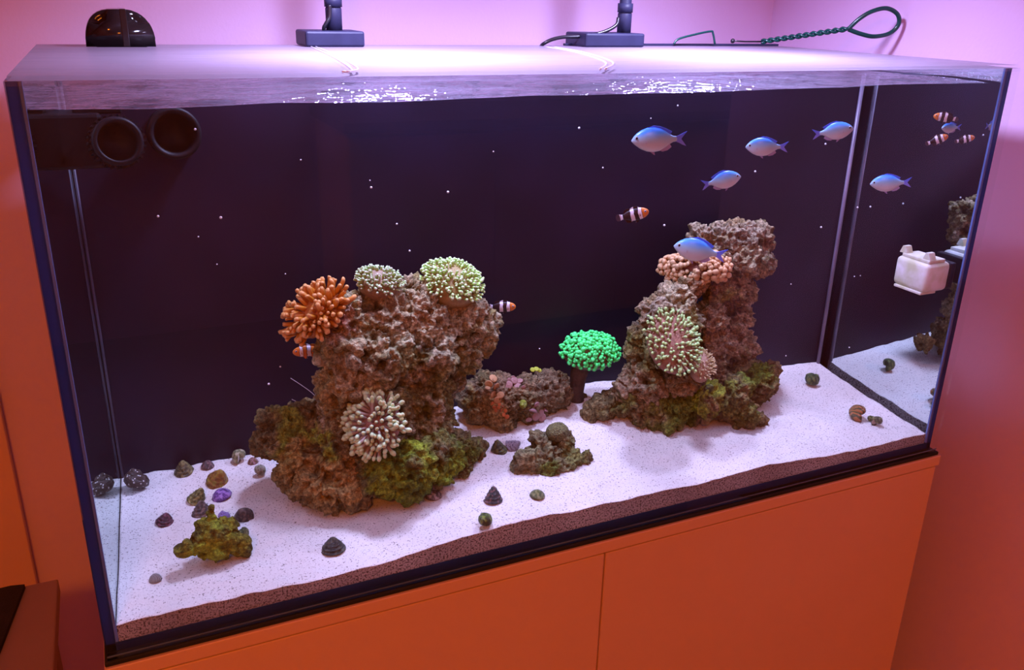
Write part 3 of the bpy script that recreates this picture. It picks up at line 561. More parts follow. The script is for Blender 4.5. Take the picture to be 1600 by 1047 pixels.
def anemone(name, label, cat, keys, px, py, wpx, hpx, n, tlen, prof, stops, disc_col, spread=1.05, inner=0.15, lift=0.25, tilt=None, seed=0, up=0.0, tw=1.0, group='anemones on the rocks', push=0.0, disc2=None, ytl=None, spin=0.0):
    P, nr = surf(keys, px, py) if ytl is None else (at(px, py, ytl), Vector((0, -1, 0.3)))
    s = mpp(P); view = (CAM - P).normalized(); axis = Vector(tilt).normalized() if tilt else (nr + view * 0.4 + Vector((0, 0, up))).normalized()
    root = tag(empty(name, P), label, cat, group)
    # frame: e1 ~ image right, e2 ~ image up, both square to the axis where they can be
    e1 = (CR - axis * CR.dot(axis)).normalized(); e2 = axis.cross(e1).normalized()
    if e2.dot(CU) < 0: e2 = -e2
    e1, e2 = e1 * math.cos(spin) + e2 * math.sin(spin), e2 * math.cos(spin) - e1 * math.sin(spin)
    a = wpx * s / 2; b = hpx * s / 2; f2 = max(0.5, abs(e2.dot(CU))); b = b / f2; Lm = tlen * s; a0 = max(a - Lm * 0.75, a * 0.35); b0 = max(b - Lm * 0.75, b * 0.35)
    hgt = lift * min(a, b) * 2
    dm = plain(name + '_disc', disc_col, 0.55, disc2 or tuple(x * 0.7 for x in disc_col), 200, 0.3, 500)
    bm = bmesh.new(); bmesh.ops.create_icosphere(bm, subdivisions=3, radius=1)
    for v in bm.verts: v.co = e1 * (v.co.x * a0) + e2 * (v.co.y * b0) + axis * (v.co.z * (hgt * 0.9 + 0.003) + push)
    obj('oral_disc', bm, dm, root, True)
    # foot into the rock
    obj('column', tube([axis * (-0.014), axis * (push * 0.5), axis * (push + hgt * 0.1)], [min(a0, b0) * 0.7, min(a0, b0) * 0.75, min(a0, b0) * 0.8], 12), dm, root, True)
    tm = grad_mat(name + '_tentacle', stops, 'Z', 0, 1, 0.4)
    mes = [tentacle_mesh('tentacle', tm, prof, bd) for bd in (0.0, 0.16, 0.3)]; r = random.Random(seed)
    for i in range(n):
        t = (i + 0.5) / n; rad = inner + (1 - inner) * math.sqrt(t); ph = i * 2.39996 + r.uniform(-.15, .15)
        c, q = math.cos(ph), math.sin(ph); hz = math.sqrt(max(0, 1 - (rad * 0.97) ** 2))
        pos = e1 * (c * rad * a0) + e2 * (q * rad * b0) + axis * (hz * hgt * 0.9 + push)
        out = (e1 * c + e2 * q); d = (axis * (1.15 - rad * 0.75) + out * (rad * spread) + Vector((r.gauss(0, .16), r.gauss(0, .16), r.gauss(0, .16)))).normalized()
        L = Lm * r.uniform(0.75, 1.15); wv = L * tw * r.uniform(0.85, 1.15)
        qt = d.to_track_quat('Z', 'Y') @ Quaternion((0, 0, 1), r.uniform(0, 6.28))
        inst('tentacle', mes[r.randrange(3)], root, pos - d * L * 0.12, qt, (wv, wv, L))
    return root
LT = ['live_rock']; ALLL = ['live_rock', 'live_rock_foot', 'live_rock_slab']; RT = ['live_rock_tower', 'live_rock_base']
anemone('anemone', 'orange anemone with stubby tentacles on the left shoulder of the broad rock', 'anemone', LT, 500, 490, 132, 72, 130, 23, FINGER, [(0, (0.42, 0.13, 0.015)), (0.6, (0.55, 0.21, 0.02)), (1, (0.62, 0.32, 0.11))], (0.5, 0.18, 0.02), tilt=(-0.62, -0.5, 0.6), seed=1, lift=0.25, tw=1.05, spin=0.6)
anemone('anemone', 'small pale green anemone on the top of the broad rock', 'anemone', LT, 592, 442, 84, 44, 190, 12, TIPPED, [(0, (0.32, 0.20, 0.13)), (0.5, (0.36, 0.36, 0.12)), (0.75, (0.40, 0.62, 0.28)), (0.92, (0.44, 0.62, 0.32)), (1, (0.52, 0.46, 0.40))], (0.34, 0.24, 0.15), tilt=(0, -0.35, 0.9), seed=2, lift=0.34, tw=1.0, push=-0.004)
anemone('anemone', 'bright lime green anemone on the top right of the broad rock', 'anemone', LT, 706, 442, 112, 66, 290, 13, TIPPED, [(0, (0.36, 0.24, 0.10)), (0.5, (0.42, 0.45, 0.14)), (0.78, (0.46, 0.85, 0.24)), (1, (0.58, 0.68, 0.42))], (0.38, 0.30, 0.12), tilt=(0.1, -0.4, 0.85), seed=3, lift=0.32, tw=1.0, push=-0.006)
anemone('anemone', 'large pinkish white anemone on the front of the broad rock', 'anemone', ALLL, 595, 662, 120, 118, 200, 28, TIPPED, [(0, (0.30, 0.18, 0.14)), (0.55, (0.40, 0.30, 0.26)), (0.72, (0.42, 0.34, 0.28)), (0.8, (0.50, 0.70, 0.44)), (0.9, (0.52, 0.68, 0.38)), (1, (0.50, 0.46, 0.22))], (0.36, 0.17, 0.13), seed=4, lift=0.2, inner=0.1, spread=1.35, push=0.006, tw=0.74)
anemone('anemone', 'coral pink bubble anemone near the top of the narrow tower', 'anemone', RT, 1088, 420, 120, 62, 190, 15, BUBBLE, [(0, (0.28, 0.13, 0.05)), (0.6, (0.46, 0.23, 0.09)), (1, (0.58, 0.38, 0.20))], (0.38, 0.13, 0.07), seed=5, lift=0.3, up=0.3, push=0.004, tw=1.1)
anemone('anemone', 'brown anemone with pale green tips on the narrow tower', 'anemone', RT, 1046, 538, 104, 112, 180, 14, TIPPED, [(0, (0.26, 0.13, 0.07)), (0.55, (0.34, 0.22, 0.12)), (0.74, (0.36, 0.62, 0.26)), (1, (0.42, 0.56, 0.20))], (0.30, 0.13, 0.07), seed=6, lift=0.2, inner=0.12, push=0.004, tw=1.0)
anemone('anemone', 'small beige anemone low on the narrow tower', 'anemone', RT, 1092, 575, 48, 50, 120, 9, TIPPED, [(0, (0.32, 0.23, 0.11)), (0.6, (0.46, 0.38, 0.18)), (1, (0.62, 0.56, 0.32))], (0.40, 0.24, 0.14), seed=7, lift=0.4, push=0.003, tw=0.8)
# neon green coral on its stalk
gc = anemone('branching_coral', 'neon green coral head on a dark stalk behind the boulder', 'coral', RT, 921, 552, 98, 62, 295, 10, BUBBLE, [(0, (0.20, 0.14, 0.09)), (0.5, (0.16, 0.30, 0.12)), (0.72, (0.04, 0.80, 0.16)), (1, (0.10, 0.95, 0.25))], (0.20, 0.15, 0.09), tilt=(-0.25, -0.62, 0.72), seed=8, lift=0.42, inner=0.0, group='stony corals', ytl=0.235, tw=1.08)
c0 = gc.location
obj('stalk', tube([Vector((-0.005, 0.006, 0.0)), at(903, 590, .245) - c0, at(900, 612, .248) - c0, at(899, 640, .246) - c0], [0.016, 0.013, 0.012, 0.015], 12), plain('coral_skeleton', (0.05, 0.035, 0.035), 0.8, (0.09, 0.06, 0.05), 90, 0.5), gc, True)
# encrusting corals on the boulder and rubble
def colony(name, label, keys, spots, r, c_edge, c_mid, flat=0.5, seed=0, cat='coral', part='polyp'):
    r_ = random.Random(seed); hits = [surf(keys, *s[:2]) for s in spots]
    root = tag(empty(name, hits[0][0]), label, cat, 'small corals on the low rocks')
    mt = grad_mat(name + '_skin', [(0, c_edge), (0.5, c_edge), (0.8, c_mid), (1, c_mid)], 'Z', -0.4, 0.62, 0.6, noise=0.25)
    me_ = mesh_of(lathe([(0, -0.5), (0.55, -0.4), (0.95, 0.1), (1.0, 0.3), (0.85, 0.5), (0.45, 0.42), (0.2, 0.5), (0, 0.6)], 10), part, mt, True)
    for (P, nr), s in zip(hits, spots):
        q = (s[2] if len(s) > 2 else r) * mpp(P) * r_.uniform(0.85, 1.15); inst(part, me_, root, P - hits[0][0], (nr + Vector((r_.gauss(0, .15), r_.gauss(0, .15), r_.gauss(0, .15)))).to_track_quat('Z', 'Y'), (q, q, q * flat))
BO = ['live_rock_boulder']
colony('mushroom_coral', 'peach and lilac corals near the left top of the boulder', BO, [(770, 592, 8), (764, 600, 7), (775, 603, 7), (770, 617, 8), (782, 618, 7), (777, 625, 6), (762, 607, 5)], 7, (0.24, 0.16, 0.15), (0.42, 0.23, 0.10), 0.8, 1)
colony('mushroom_coral', 'dusky pink corals on the upper middle of the boulder', BO, [(795, 602, 6), (803, 595, 6), (809, 604, 6), (801, 591, 5), (812, 596, 5), (818, 605, 4), (795, 594, 4)], 6, (0.17, 0.08, 0.075), (0.30, 0.16, 0.14), 0.8, 2)
colony('zoanthid_coral', 'orange-red button polyps on the lower left of the boulder', BO, [(772, 636), (780, 632), (786, 635), (775, 641), (783, 641), (790, 642), (787, 648), (792, 651), (770, 631), (779, 637)], 3.6, (0.14, 0.03, 0.012), (0.46, 0.13, 0.035), 0.7, 3)
colony('mushroom_coral', 'pink and mauve corals on the lower right of the boulder', BO, [(838, 632, 6), (833, 641, 7), (843, 645, 7), (851, 641, 6), (836, 650, 7), (846, 652, 7), (826, 655, 5)], 6, (0.17, 0.085, 0.09), (0.30, 0.16, 0.15), 0.8, 4)
colony('yellow_coral', 'tiny yellow-green growth on the top edge of the boulder', BO, [(832, 578, 4), (838, 577, 4), (843, 579, 3)], 4, (0.14, 0.18, 0.015), (0.30, 0.36, 0.02), 0.7, 5)
P, nr = surf(['live_rock_rubble'], 870, 682); P = at(871, 675, P.y); s = mpp(P)
bm = bmesh.new(); bmesh.ops.create_icosphere(bm, subdivisions=5, radius=1); cc = np.array([v.co[:] for v in bm.verts]); dd = fbm(cc, 2, 3, 2) - 0.5; w2 = worley(cc, 6, 1)
for v, a_, b_ in zip(bm.verts, dd, w2): v.co = Vector((v.co.x * 18.5 * s, v.co.y * 16 * s, v.co.z * 15 * s)) * (1 + 0.15 * a_ + 0.09 * (0.5 - b_))
bc = obj('brain_coral', bm, plain('brain_coral_skin', (0.24, 0.24, 0.08), 0.8, (0.09, 0.08, 0.03), 420, 0.8, 500), None, True, P); tag(bc, 'round olive brain coral sitting on the small rubble rock', 'coral')

# ------------------------------------------------------------------ snails and shells
def spiral(g, hf, turns=3.6, n=12, m=8):
    bm = bmesh.new(); rings = []; T = int(turns * n); gm = g ** turns
    for i in range(T + 1):
        th = 2 * math.pi * i / n; k = g ** (i / n) / gm; R = 0.52 * k; a = 0.48 * k; z = (1 - k) * hf
        c, s_ = math.cos(th), math.sin(th)
        rings.append([bm.verts.new(((R + a * math.cos(p)) * c, (R + a * math.cos(p)) * s_, z + a * 0.95 * math.sin(p))) for p in [2 * math.pi * j / m for j in range(m)]])
    for a, b in zip(rings, rings[1:]):
        for j in range(m): bm.faces.new((a[j], a[(j + 1) % m], b[(j + 1) % m], b[j]))
    bm.faces.new(rings[0]); bm.faces.new(rings[-1])
    th = 2 * math.pi * T / n; tip = max(v.co.z for v in bm.verts); low = min(v.co.z for v in bm.verts)
    for v in bm.verts: v.co.z -= low
    return bm, (0.52 * math.cos(th), 0.52 * math.sin(th), -low, th)
SH = {}
for k, (g, hf) in dict(turban=(1.95, 0.85), round=(1.85, 0.45)).items():
    bm, info = spiral(g, hf); SH[k] = (mesh_of(bm, 'shell_' + k, [], True), info)
bm = bmesh.new(); rings = []; nv, na = 16, 18               # cone shell with a spiral groove
for i in range(nv + 1):
    v = i / nv; rings.append([bm.verts.new(((1 - v) ** 0.68 * (1 + 0.07 * math.sin(2 * math.pi * (v * 4.5 - k / na))) * math.cos(2 * math.pi * k / na) + 0.0, (1 - v) ** 0.68 * (1 + 0.07 * math.sin(2 * math.pi * (v * 4.5 - k / na))) * math.sin(2 * math.pi * k / na), 1.25 * v)) for k in range(na)] if i < nv else [bm.verts.new((0, 0, 1.25))])
for a, b in zip(rings, rings[1:]):
    for k in range(na): bm.faces.new((a[k], a[(k + 1) % na], b[(k + 1) % na], b[k]) if len(b) > 1 else (a[k], a[(k + 1) % na], b[0]))
for v in bm.verts: v.co += Vector((rnd.gauss(0, .018), rnd.gauss(0, .018), rnd.gauss(0, .012)))
bm.faces.new(rings[0]); SH['cone'] = (mesh_of(bm, 'shell_cone', [], True), (0.55, 0.1, 0.02, 1.2))
bm = lathe([(0, 0), (0.85, 0), (1, 0.04), (0.93, 0.22), (0.72, 0.45), (0.42, 0.62), (0.15, 0.7), (0, 0.71)], 18); SH['limpet'] = (mesh_of(bm, 'shell_limpet', [], True), None)
def snail(label, kind, px0, py0, px1, py1, c1, c2, mode='noise', scale=3.0, name='sea_snail', rot=None, key=None, tilt=0.25, opening=(0.35, 0.28, 0.22), seed=None, zs=1.0):
    sd = random.Random(seed if seed is not None else label); cx = (px0 + px1) / 2
    if key: P, nr = surf(key, cx, (py0 + py1) / 2)
    else: P = on_sand(cx, py1 - 0.15 * (py1 - py0)); nr = Vector((0, 0, 1))
    s = mpp(P); r = (px1 - px0) / 2 * s; base, info = SH[kind]
    hmesh = max(v.co.z for v in base.vertices); hw = (py1 - py0) * s
    sc_z = min(max((hw * 1.0) / (hmesh * r) - 0.10, 0.55), 1.6) * zs if not key else 1.0
    root = tag(empty(name, P), label, 'snail' if name == 'sea_snail' else 'shell', 'snails and shells in the aquarium')
    if key: root.rotation_mode = 'QUATERNION'; root.rotation_quaternion = nr.to_track_quat('Z', 'Y')
    else: root.rotation_euler = (sd.uniform(-tilt, tilt), sd.uniform(-tilt, tilt), rot if rot is not None else sd.uniform(0, 6.28))
    me_ = base.copy(); me_.materials.append(shell_mat('shell', c1, c2, mode, scale))
    o = inst('shell', me_, root, (0, 0, -0.05 * r), None, (r, r, r * sc_z))
    if info:
        x_, y_, z_, th = info; q = Quaternion((0, 0, 1), th)
        me2 = mesh_of(lathe([(0, -0.05), (0.40, -0.05), (0.40, 0.02), (0.25, 0.05), (0, 0.06)], 12), 'opening', plain('shell_opening', opening, 0.35, None, 3), True)
        inst('opening', me2, root, Vector((x_ * r, y_ * r, z_ * r * sc_z - 0.05 * r)), q @ Quaternion((1, 0, 0), -math.pi / 2), (r, r, r))
    return root
OL = (0.12, 0.12, 0.03); OL2 = (0.20, 0.19, 0.06); BK = (0.025, 0.022, 0.02); BR = (0.07, 0.045, 0.035); PU = (0.13, 0.05, 0.28); WH = (0.62, 0.58, 0.55)
snail('big dark turban snail with white spots by the left pane', 'turban', 192, 730, 237, 768, (0.06, 0.04, 0.032), WH, 'spots', 4.2, rot=2.2)
snail('pointed olive cone snail standing at the back left of the sand', 'cone', 273, 715, 303, 742, (0.13, 0.11, 0.04), (0.20, 0.17, 0.06))
snail('flat brown shell lying at the back edge of the sand', 'limpet', 314, 719, 335, 732, (0.10, 0.06, 0.06), (0.2, 0.12, 0.12), name='sea_shell')
snail('round pale olive snail at the back edge of the sand', 'round', 360, 702, 388, 725, (0.24, 0.24, 0.11), (0.36, 0.33, 0.22), opening=(0.5, 0.45, 0.4))
snail('small broken brown shell beside the round pale olive snail', 'limpet', 387, 713, 404, 725, (0.22, 0.10, 0.05), (0.28, 0.16, 0.2), name='sea_shell')
snail('orange and yellow cone snail among the left snails', 'cone', 322, 726, 357, 757, (0.32, 0.14, 0.02), (0.24, 0.21, 0.03), tilt=0.5)
snail('pale round snail with a purple patch near the tan rock', 'round', 391, 722, 416, 748, (0.35, 0.33, 0.24), (0.10, 0.10, 0.05), opening=PU)
snail('olive green cone snail leaning on a dark cone snail', 'cone', 293, 758, 321, 786, (0.13, 0.13, 0.03), (0.23, 0.21, 0.07), tilt=0.45)
snail('flat violet shell left of the tan rock', 'limpet', 331, 763, 363, 779, (0.14, 0.06, 0.30), (0.28, 0.17, 0.45), name='sea_shell')
snail('dark brown cone snail just behind the mossy spiny shell', 'cone', 300, 781, 332, 805, (0.06, 0.04, 0.035), (0.14, 0.10, 0.08), opening=(0.4, 0.4, 0.4))
snail('dark cone snail with a pale opening right of the mossy shell', 'cone', 366, 785, 397, 812, (0.05, 0.03, 0.025), (0.12, 0.08, 0.06), opening=(0.45, 0.4, 0.36), rot=5.2, tilt=0.5)
snail('maroon pointed snail alone at the far left sand', 'cone', 243, 796, 272, 820, (0.07, 0.02, 0.035), (0.14, 0.045, 0.07), zs=0.85)
snail('violet striped snail perched behind the mossy spiny shell', 'turban', 338, 797, 364, 820, PU, (0.35, 0.28, 0.5), 'stripes', 5)
snail('small olive snail right of the mossy spiny shell', 'round', 371, 825, 394, 842, (0.08, 0.09, 0.025), (0.14, 0.14, 0.05))
snail('tiny black and white shell at the front left sand', 'limpet', 233, 891, 253, 909, BK, (0.4, 0.38, 0.35), 'stripes', 3, name='sea_shell')
snail('dark olive cone snail below the low boulder', 'cone', 766, 682, 792, 708, (0.05, 0.05, 0.02), (0.12, 0.12, 0.03), zs=0.9)
snail('purple and white striped snail beside the dark olive cone', 'cone', 786, 682, 811, 703, (0.05, 0.02, 0.06), (0.4, 0.34, 0.38), 'stripes', 4, tilt=0.7)
snail('black conical snail with red-streaked tip on the open sand', 'cone', 756, 759, 786, 786, (0.03, 0.027, 0.025), (0.16, 0.07, 0.06))
snail('round green snail near the front glass', 'round', 742, 800, 774, 829, (0.07, 0.10, 0.015), (0.16, 0.21, 0.03), opening=(0.35, 0.42, 0.2), rot=4.2)
snail('flat green half-buried shell on the open sand', 'limpet', 827, 765, 852, 776, (0.10, 0.12, 0.03), (0.2, 0.2, 0.08), name='sea_shell')
snail('black dome snail near the front glass', 'cone', 501, 836, 541, 862, (0.03, 0.03, 0.02), (0.07, 0.065, 0.04), tilt=0.1, zs=0.95)
snail('dark small shell under the green slab of rock', 'limpet', 664, 766, 691, 777, (0.10, 0.06, 0.05), (0.3, 0.24, 0.22), name='sea_shell')
snail('round dark green snail at the back right of the sand', 'round', 1254, 582, 1281, 605, (0.05, 0.08, 0.02), (0.12, 0.15, 0.035))
snail('brown turban snail with an orange band at the right sand', 'turban', 1321, 629, 1357, 657, (0.09, 0.08, 0.03), (0.40, 0.16, 0.05), 'stripes', 1.2, tilt=0.6, rot=0.6)
snail('tiny olive snail touching a bigger olive snail at right', 'round', 1354, 647, 1367, 660, (0.10, 0.11, 0.02), (0.18, 0.18, 0.05))
snail('lumpy olive snail close to the right pane', 'round', 1360, 650, 1381, 668, (0.10, 0.09, 0.04), (0.17, 0.16, 0.06))
snail('lime green snail clinging to the front of the boulder', 'turban', 811, 622, 832, 643, (0.26, 0.32, 0.02), (0.16, 0.20, 0.015), key=BO)
snail('dark green snail in a hollow of the mossy rock at right', 'round', 1094, 596, 1116, 613, (0.06, 0.09, 0.02), (0.12, 0.16, 0.03), key=RT)

# ------------------------------------------------------------------ fish
def loft(st, n=14):
    bm = bmesh.new(); rings = []
    for (x, zc, hz, hy) in st: rings.append([bm.verts.new((x, hy * math.sin(2 * math.pi * k / n), zc + hz * math.cos(2 * math.pi * k / n))) for k in range(n)])
    for a, b in zip(rings, rings[1:]):
        for k in range(n): bm.faces.new((a[k], a[(k + 1) % n], b[(k + 1) % n], b[k]))
    bm.faces.new(rings[0]); bm.faces.new(rings[-1]); return bm
def fin(poly, t=0.006): return prism(poly, -t, t, None, 'Y')
chrom = grad_mat('chromis_skin', [(0.0, (0.74, 0.64, 0.66)), (0.38, (0.52, 0.54, 0.60)), (0.62, (0.30, 0.50, 0.66)), (0.85, (0.06, 0.32, 0.85)), (1, (0.04, 0.20, 0.9))], 'Z', -0.2, 0.2, 0.35, noise=0.05, spec=0.5)
chfin = grad_mat('chromis_fin', [(0, (0.22, 0.2, 0.55)), (1, (0.06, 0.14, 0.75))], 'Z', -0.12, 0.12, 0.4)
chbelly = grad_mat('chromis_clear_fin', [(0, (0.28, 0.22, 0.40)), (1, (0.4, 0.34, 0.5))], 'Z', -0.22, 0.0, 0.4)
eyeb = plain('fish_eye_black', (0.01, 0.01, 0.012), 0.1); eyew = plain('fish_eye_ring', (0.5, 0.5, 0.62), 0.3)
CH = {}
st = [(0.5, -0.015, 0.004, 0.004), (0.485, -0.012, 0.026, 0.02), (0.455, -0.005, 0.06, 0.04), (0.40, 0.0, 0.105, 0.062), (0.32, 0.0, 0.152, 0.08), (0.22, 0.0, 0.188, 0.088), (0.1, 0.0, 0.202, 0.088), (-0.02, 0.0, 0.182, 0.076), (-0.12, 0.002, 0.132, 0.056), (-0.2, 0.004, 0.078, 0.036), (-0.26, 0.005, 0.048, 0.022), (-0.31, 0.005, 0.042, 0.012), (-0.33, 0.005, 0.04, 0.006)]
CH['body'] = mesh_of(loft(st), 'body', chrom, True)
CH['tail_fin'] = mesh_of(fin([(-0.30, 0.042), (-0.36, 0.062), (-0.44, 0.10), (-0.505, 0.125), (-0.45, 0.06), (-0.405, 0.004), (-0.45, -0.05), (-0.50, -0.11), (-0.43, -0.088), (-0.36, -0.055), (-0.30, -0.035)]), 'tail_fin', chfin)
CH['dorsal_fin'] = mesh_of(fin([(0.22, 0.18), (0.1, 0.222), (-0.03, 0.205), (-0.13, 0.172), (-0.235, 0.125), (-0.21, 0.085), (-0.12, 0.11), (0.0, 0.16), (0.12, 0.19)]), 'dorsal_fin', chfin)
CH['anal_fin'] = mesh_of(fin([(0.0, -0.17), (-0.07, -0.195), (-0.16, -0.175), (-0.235, -0.12), (-0.2, -0.07), (-0.1, -0.12)]), 'anal_fin', chbelly)
CH['pelvic_fin'] = mesh_of(fin([(0.18, -0.175), (0.09, -0.24), (0.06, -0.25), (0.08, -0.18)]), 'pelvic_fin', chbelly)
pf = fin([(0, 0.02), (-0.06, 0.045), (-0.12, 0.02), (-0.11, -0.03), (-0.05, -0.035), (0, -0.02)], 0.004)
bmesh.ops.rotate(pf, verts=pf.verts, matrix=Matrix.Rotation(0.35, 3, 'Z')); CH['pectoral_fin'] = mesh_of(pf, 'pectoral_fin', chbelly)
bm = bmesh.new(); bmesh.ops.create_uvsphere(bm, u_segments=10, v_segments=6, radius=0.034); EYE = mesh_of(bm, 'eye', eyew, True)
bm = bmesh.new(); bmesh.ops.create_uvsphere(bm, u_segments=10, v_segments=6, radius=0.02); PUP = mesh_of(bm, 'pupil', eyeb, True)
def fish(name, label, cat, parts, px0, py0, px1, py1, Y, face, pitch=0.0, yaw=0.0, group=None, lenpx=None, eyex=(0.405, 0.03, 0.058)):
    cat_tall = name == 'chromis'
    cx, cy = (px0 + px1) / 2, (py0 + py1) / 2; P = at(cx, cy, Y); s = mpp(P)
    L = (lenpx or (px1 - px0)) * s / math.cos(yaw) / math.cos(pitch); v = ray(cx, cy); a = math.atan2(-v.x, v.y) if face > 0 else math.atan2(v.x, -v.y)
    root = tag(empty(name, P, (0, -pitch, a + yaw), (L, L, L * (1.13 if cat_tall else 1.0))), label, cat, group)
    for k, me_ in parts.items():
        if k == 'pectoral_fin':
            for sd in (-1, 1): inst(k, me_, root, (0.24, sd * 0.084, -0.035), None, (1, sd, 1))
        else: inst(k, me_, root)
    for sd in (-1, 1):
        e = inst('eye', EYE, root, (eyex[0], sd * eyex[2] * 0.82, eyex[1]), None, (1, 0.5, 1)); inst('pupil', PUP, e, (0, sd * 0.028, 0))
    return root
GC = 'blue chromis swimming in the aquarium'
fish('chromis', 'large blue chromis facing left, leftmost of the swimming shoal', 'fish', CH, 987, 198, 1072, 238, .09, -1, -0.05, 0.1, GC)
fish('chromis', 'blue chromis facing left between two others in upper right', 'fish', CH, 1166, 215, 1230, 244, .09, -1, -0.03, 0.1, GC)
fish('chromis', 'turquoise chromis facing right in front of the rear corner seam', 'fish', CH, 1272, 189, 1331, 222, .10, 1, 0.22, 0.15, GC)
fish('chromis', 'blue chromis facing right, just above the narrow tower', 'fish', CH, 1098, 267, 1156, 298, .09, 1, 0.28, 0.2, GC)
fish('chromis', 'blue chromis facing left, alone right of the rear corner seam', 'fish', CH, 1362, 269, 1421, 303, .05, -1, -0.1, 0.15, GC)
fish('chromis', 'bright blue chromis swimming over the pink bubble anemone', 'fish', CH, 1053, 373, 1134, 411, .10, -1, 0.16, 0.05, GC)
fish('chromis', 'small pale chromis half hidden among three clownfish at top right', 'fish', CH, 1473, 191, 1500, 208, .055, -1, 0.0, 0.75, GC)
def clown_parts(tag_, body, dark):
    wht = (0.72, 0.70, 0.80); bl = (0.012, 0.01, 0.014); face = (0.62, 0.2, 0.035)
    stops = [(0.0, dark), (0.17, wht), (0.245, bl), (0.27, body), (0.47, bl), (0.485, wht), (0.60, bl), (0.615, body), (0.715, bl), (0.73, wht), (0.825, bl), (0.838, face), (1.0, face)]
    m = grad_mat('clownfish_skin_' + tag_, stops, 'X', -0.5, 0.5, 0.4, 'CONSTANT', noise=0.07)
    st = [(0.5, 0, 0.02, 0.015), (0.485, 0, 0.055, 0.035), (0.45, 0, 0.095, 0.055), (0.38, 0, 0.14, 0.075), (0.28, 0, 0.172, 0.085), (0.15, 0, 0.188, 0.085), (0.0, 0, 0.18, 0.075), (-0.12, 0, 0.148, 0.06), (-0.22, 0, 0.10, 0.042), (-0.29, 0, 0.078, 0.025), (-0.33, 0, 0.075, 0.01)]
    d = {}
    d['body'] = mesh_of(loft(st), 'body', m, True)
    d['tail_fin'] = mesh_of(fin([(-0.32, 0.07), (-0.38, 0.105), (-0.45, 0.105), (-0.49, 0.06), (-0.5, 0.0), (-0.49, -0.06), (-0.45, -0.105), (-0.38, -0.105), (-0.32, -0.07)]), 'tail_fin', m)
    d['dorsal_fin'] = mesh_of(fin([(0.25, 0.165), (0.18, 0.24), (0.05, 0.235), (-0.03, 0.20), (-0.12, 0.225), (-0.22, 0.18), (-0.25, 0.09), (-0.1, 0.13), (0.1, 0.17)]), 'dorsal_fin', m)
    d['anal_fin'] = mesh_of(fin([(0.0, -0.16), (-0.1, -0.225), (-0.21, -0.20), (-0.25, -0.09), (-0.1, -0.13)]), 'anal_fin', m)
    d['pelvic_fin'] = mesh_of(fin([(0.2, -0.16), (0.13, -0.25), (0.06, -0.24), (0.1, -0.16)]), 'pelvic_fin', m)
    d['pectoral_fin'] = CLPF
    return d
pf = fin([(0, 0.03), (-0.07, 0.07), (-0.14, 0.05), (-0.15, -0.03), (-0.08, -0.06), (0, -0.03)], 0.005); bmesh.ops.rotate(pf, verts=pf.verts, matrix=Matrix.Rotation(0.4, 3, 'Z')); CLPF = mesh_of(pf, 'pectoral_fin', plain('clownfish_fin', (0.30, 0.10, 0.03), 0.5, (0.05, 0.03, 0.03), 20))
CK = clown_parts('dark', (0.028, 0.014, 0.016), (0.06, 0.04, 0.06)); CO = clown_parts('orange', (0.55, 0.15, 0.02), (0.3, 0.1, 0.03))
GK = 'clownfish in the aquarium'; EX = (0.40, 0.04, 0.078)
fish('clownfish', 'dark clownfish facing right in open water left of the tower top', 'fish', CK, 962, 322, 1014, 350, .10, 1, 0.28, 0.0, GK, 50, EX)
fish('clownfish', 'dark clownfish half hidden behind the right side of the broad rock', 'fish', CK, 760, 469, 806, 490, .262, 1, 0.03, 0.0, GK, 46, EX)
fish('clownfish', 'orange clownfish facing left under the orange anemone', 'fish', CO, 457, 534, 509, 562, .215, -1, 0.0, 0.1, GK, 50, EX)
fish('clownfish', 'clownfish facing left, topmost of the three at top right', 'fish', CK, 1460, 172, 1496, 196, .04, -1, 0.1, 0.1, GK, 36, EX)
fish('clownfish', 'clownfish facing right, lower left of the three at top right', 'fish', CK, 1451, 206, 1476, 232, .04, 1, 0.45, 0.2, GK, 30, EX)
fish('clownfish', 'clownfish facing right, closest to the right pane at top right', 'fish', CK, 1495, 206, 1519, 230, .03, 1, 0.3, 0.3, GK, 27, EX)

# ------------------------------------------------------------------ equipment
# magnet cleaner on the right pane
MX = W - G
mc = Vector((MX, 0.052, 0.287))
mg = tag(empty('magnet_cleaner', mc), 'white algae-stained magnet cleaner held on the right pane', 'cleaner')
MW = plain('stained_white_plastic', (0.74, 0.72, 0.72), 0.5, (0.52, 0.52, 0.34), 45)
obj('body', box((-0.060, -0.030, -0.024), (-0.012, 0.030, 0.020), 0.007, 3), MW, mg, True)
obj('pad', box((-0.012, -0.029, -0.022), (-0.0008, 0.029, 0.018), 0.002), BLACK, mg)
obj('top_rail', box((-0.055, -0.026, 0.0195), (-0.022, 0.024, 0.025), 0.0015), MW, mg)
for y0 in (-0.020, 0.022): obj('hook', prism([(y0 - 0.006, 0.0245), (y0 + 0.008, 0.0245), (y0 + 0.004, 0.035), (y0 - 0.001, 0.035)], -0.054, -0.042, None, 'X'), MW, mg)
obj('bottom_lip', box((-0.061, -0.026, -0.027), (-0.03, 0.024, -0.023), 0.001), MW, mg)
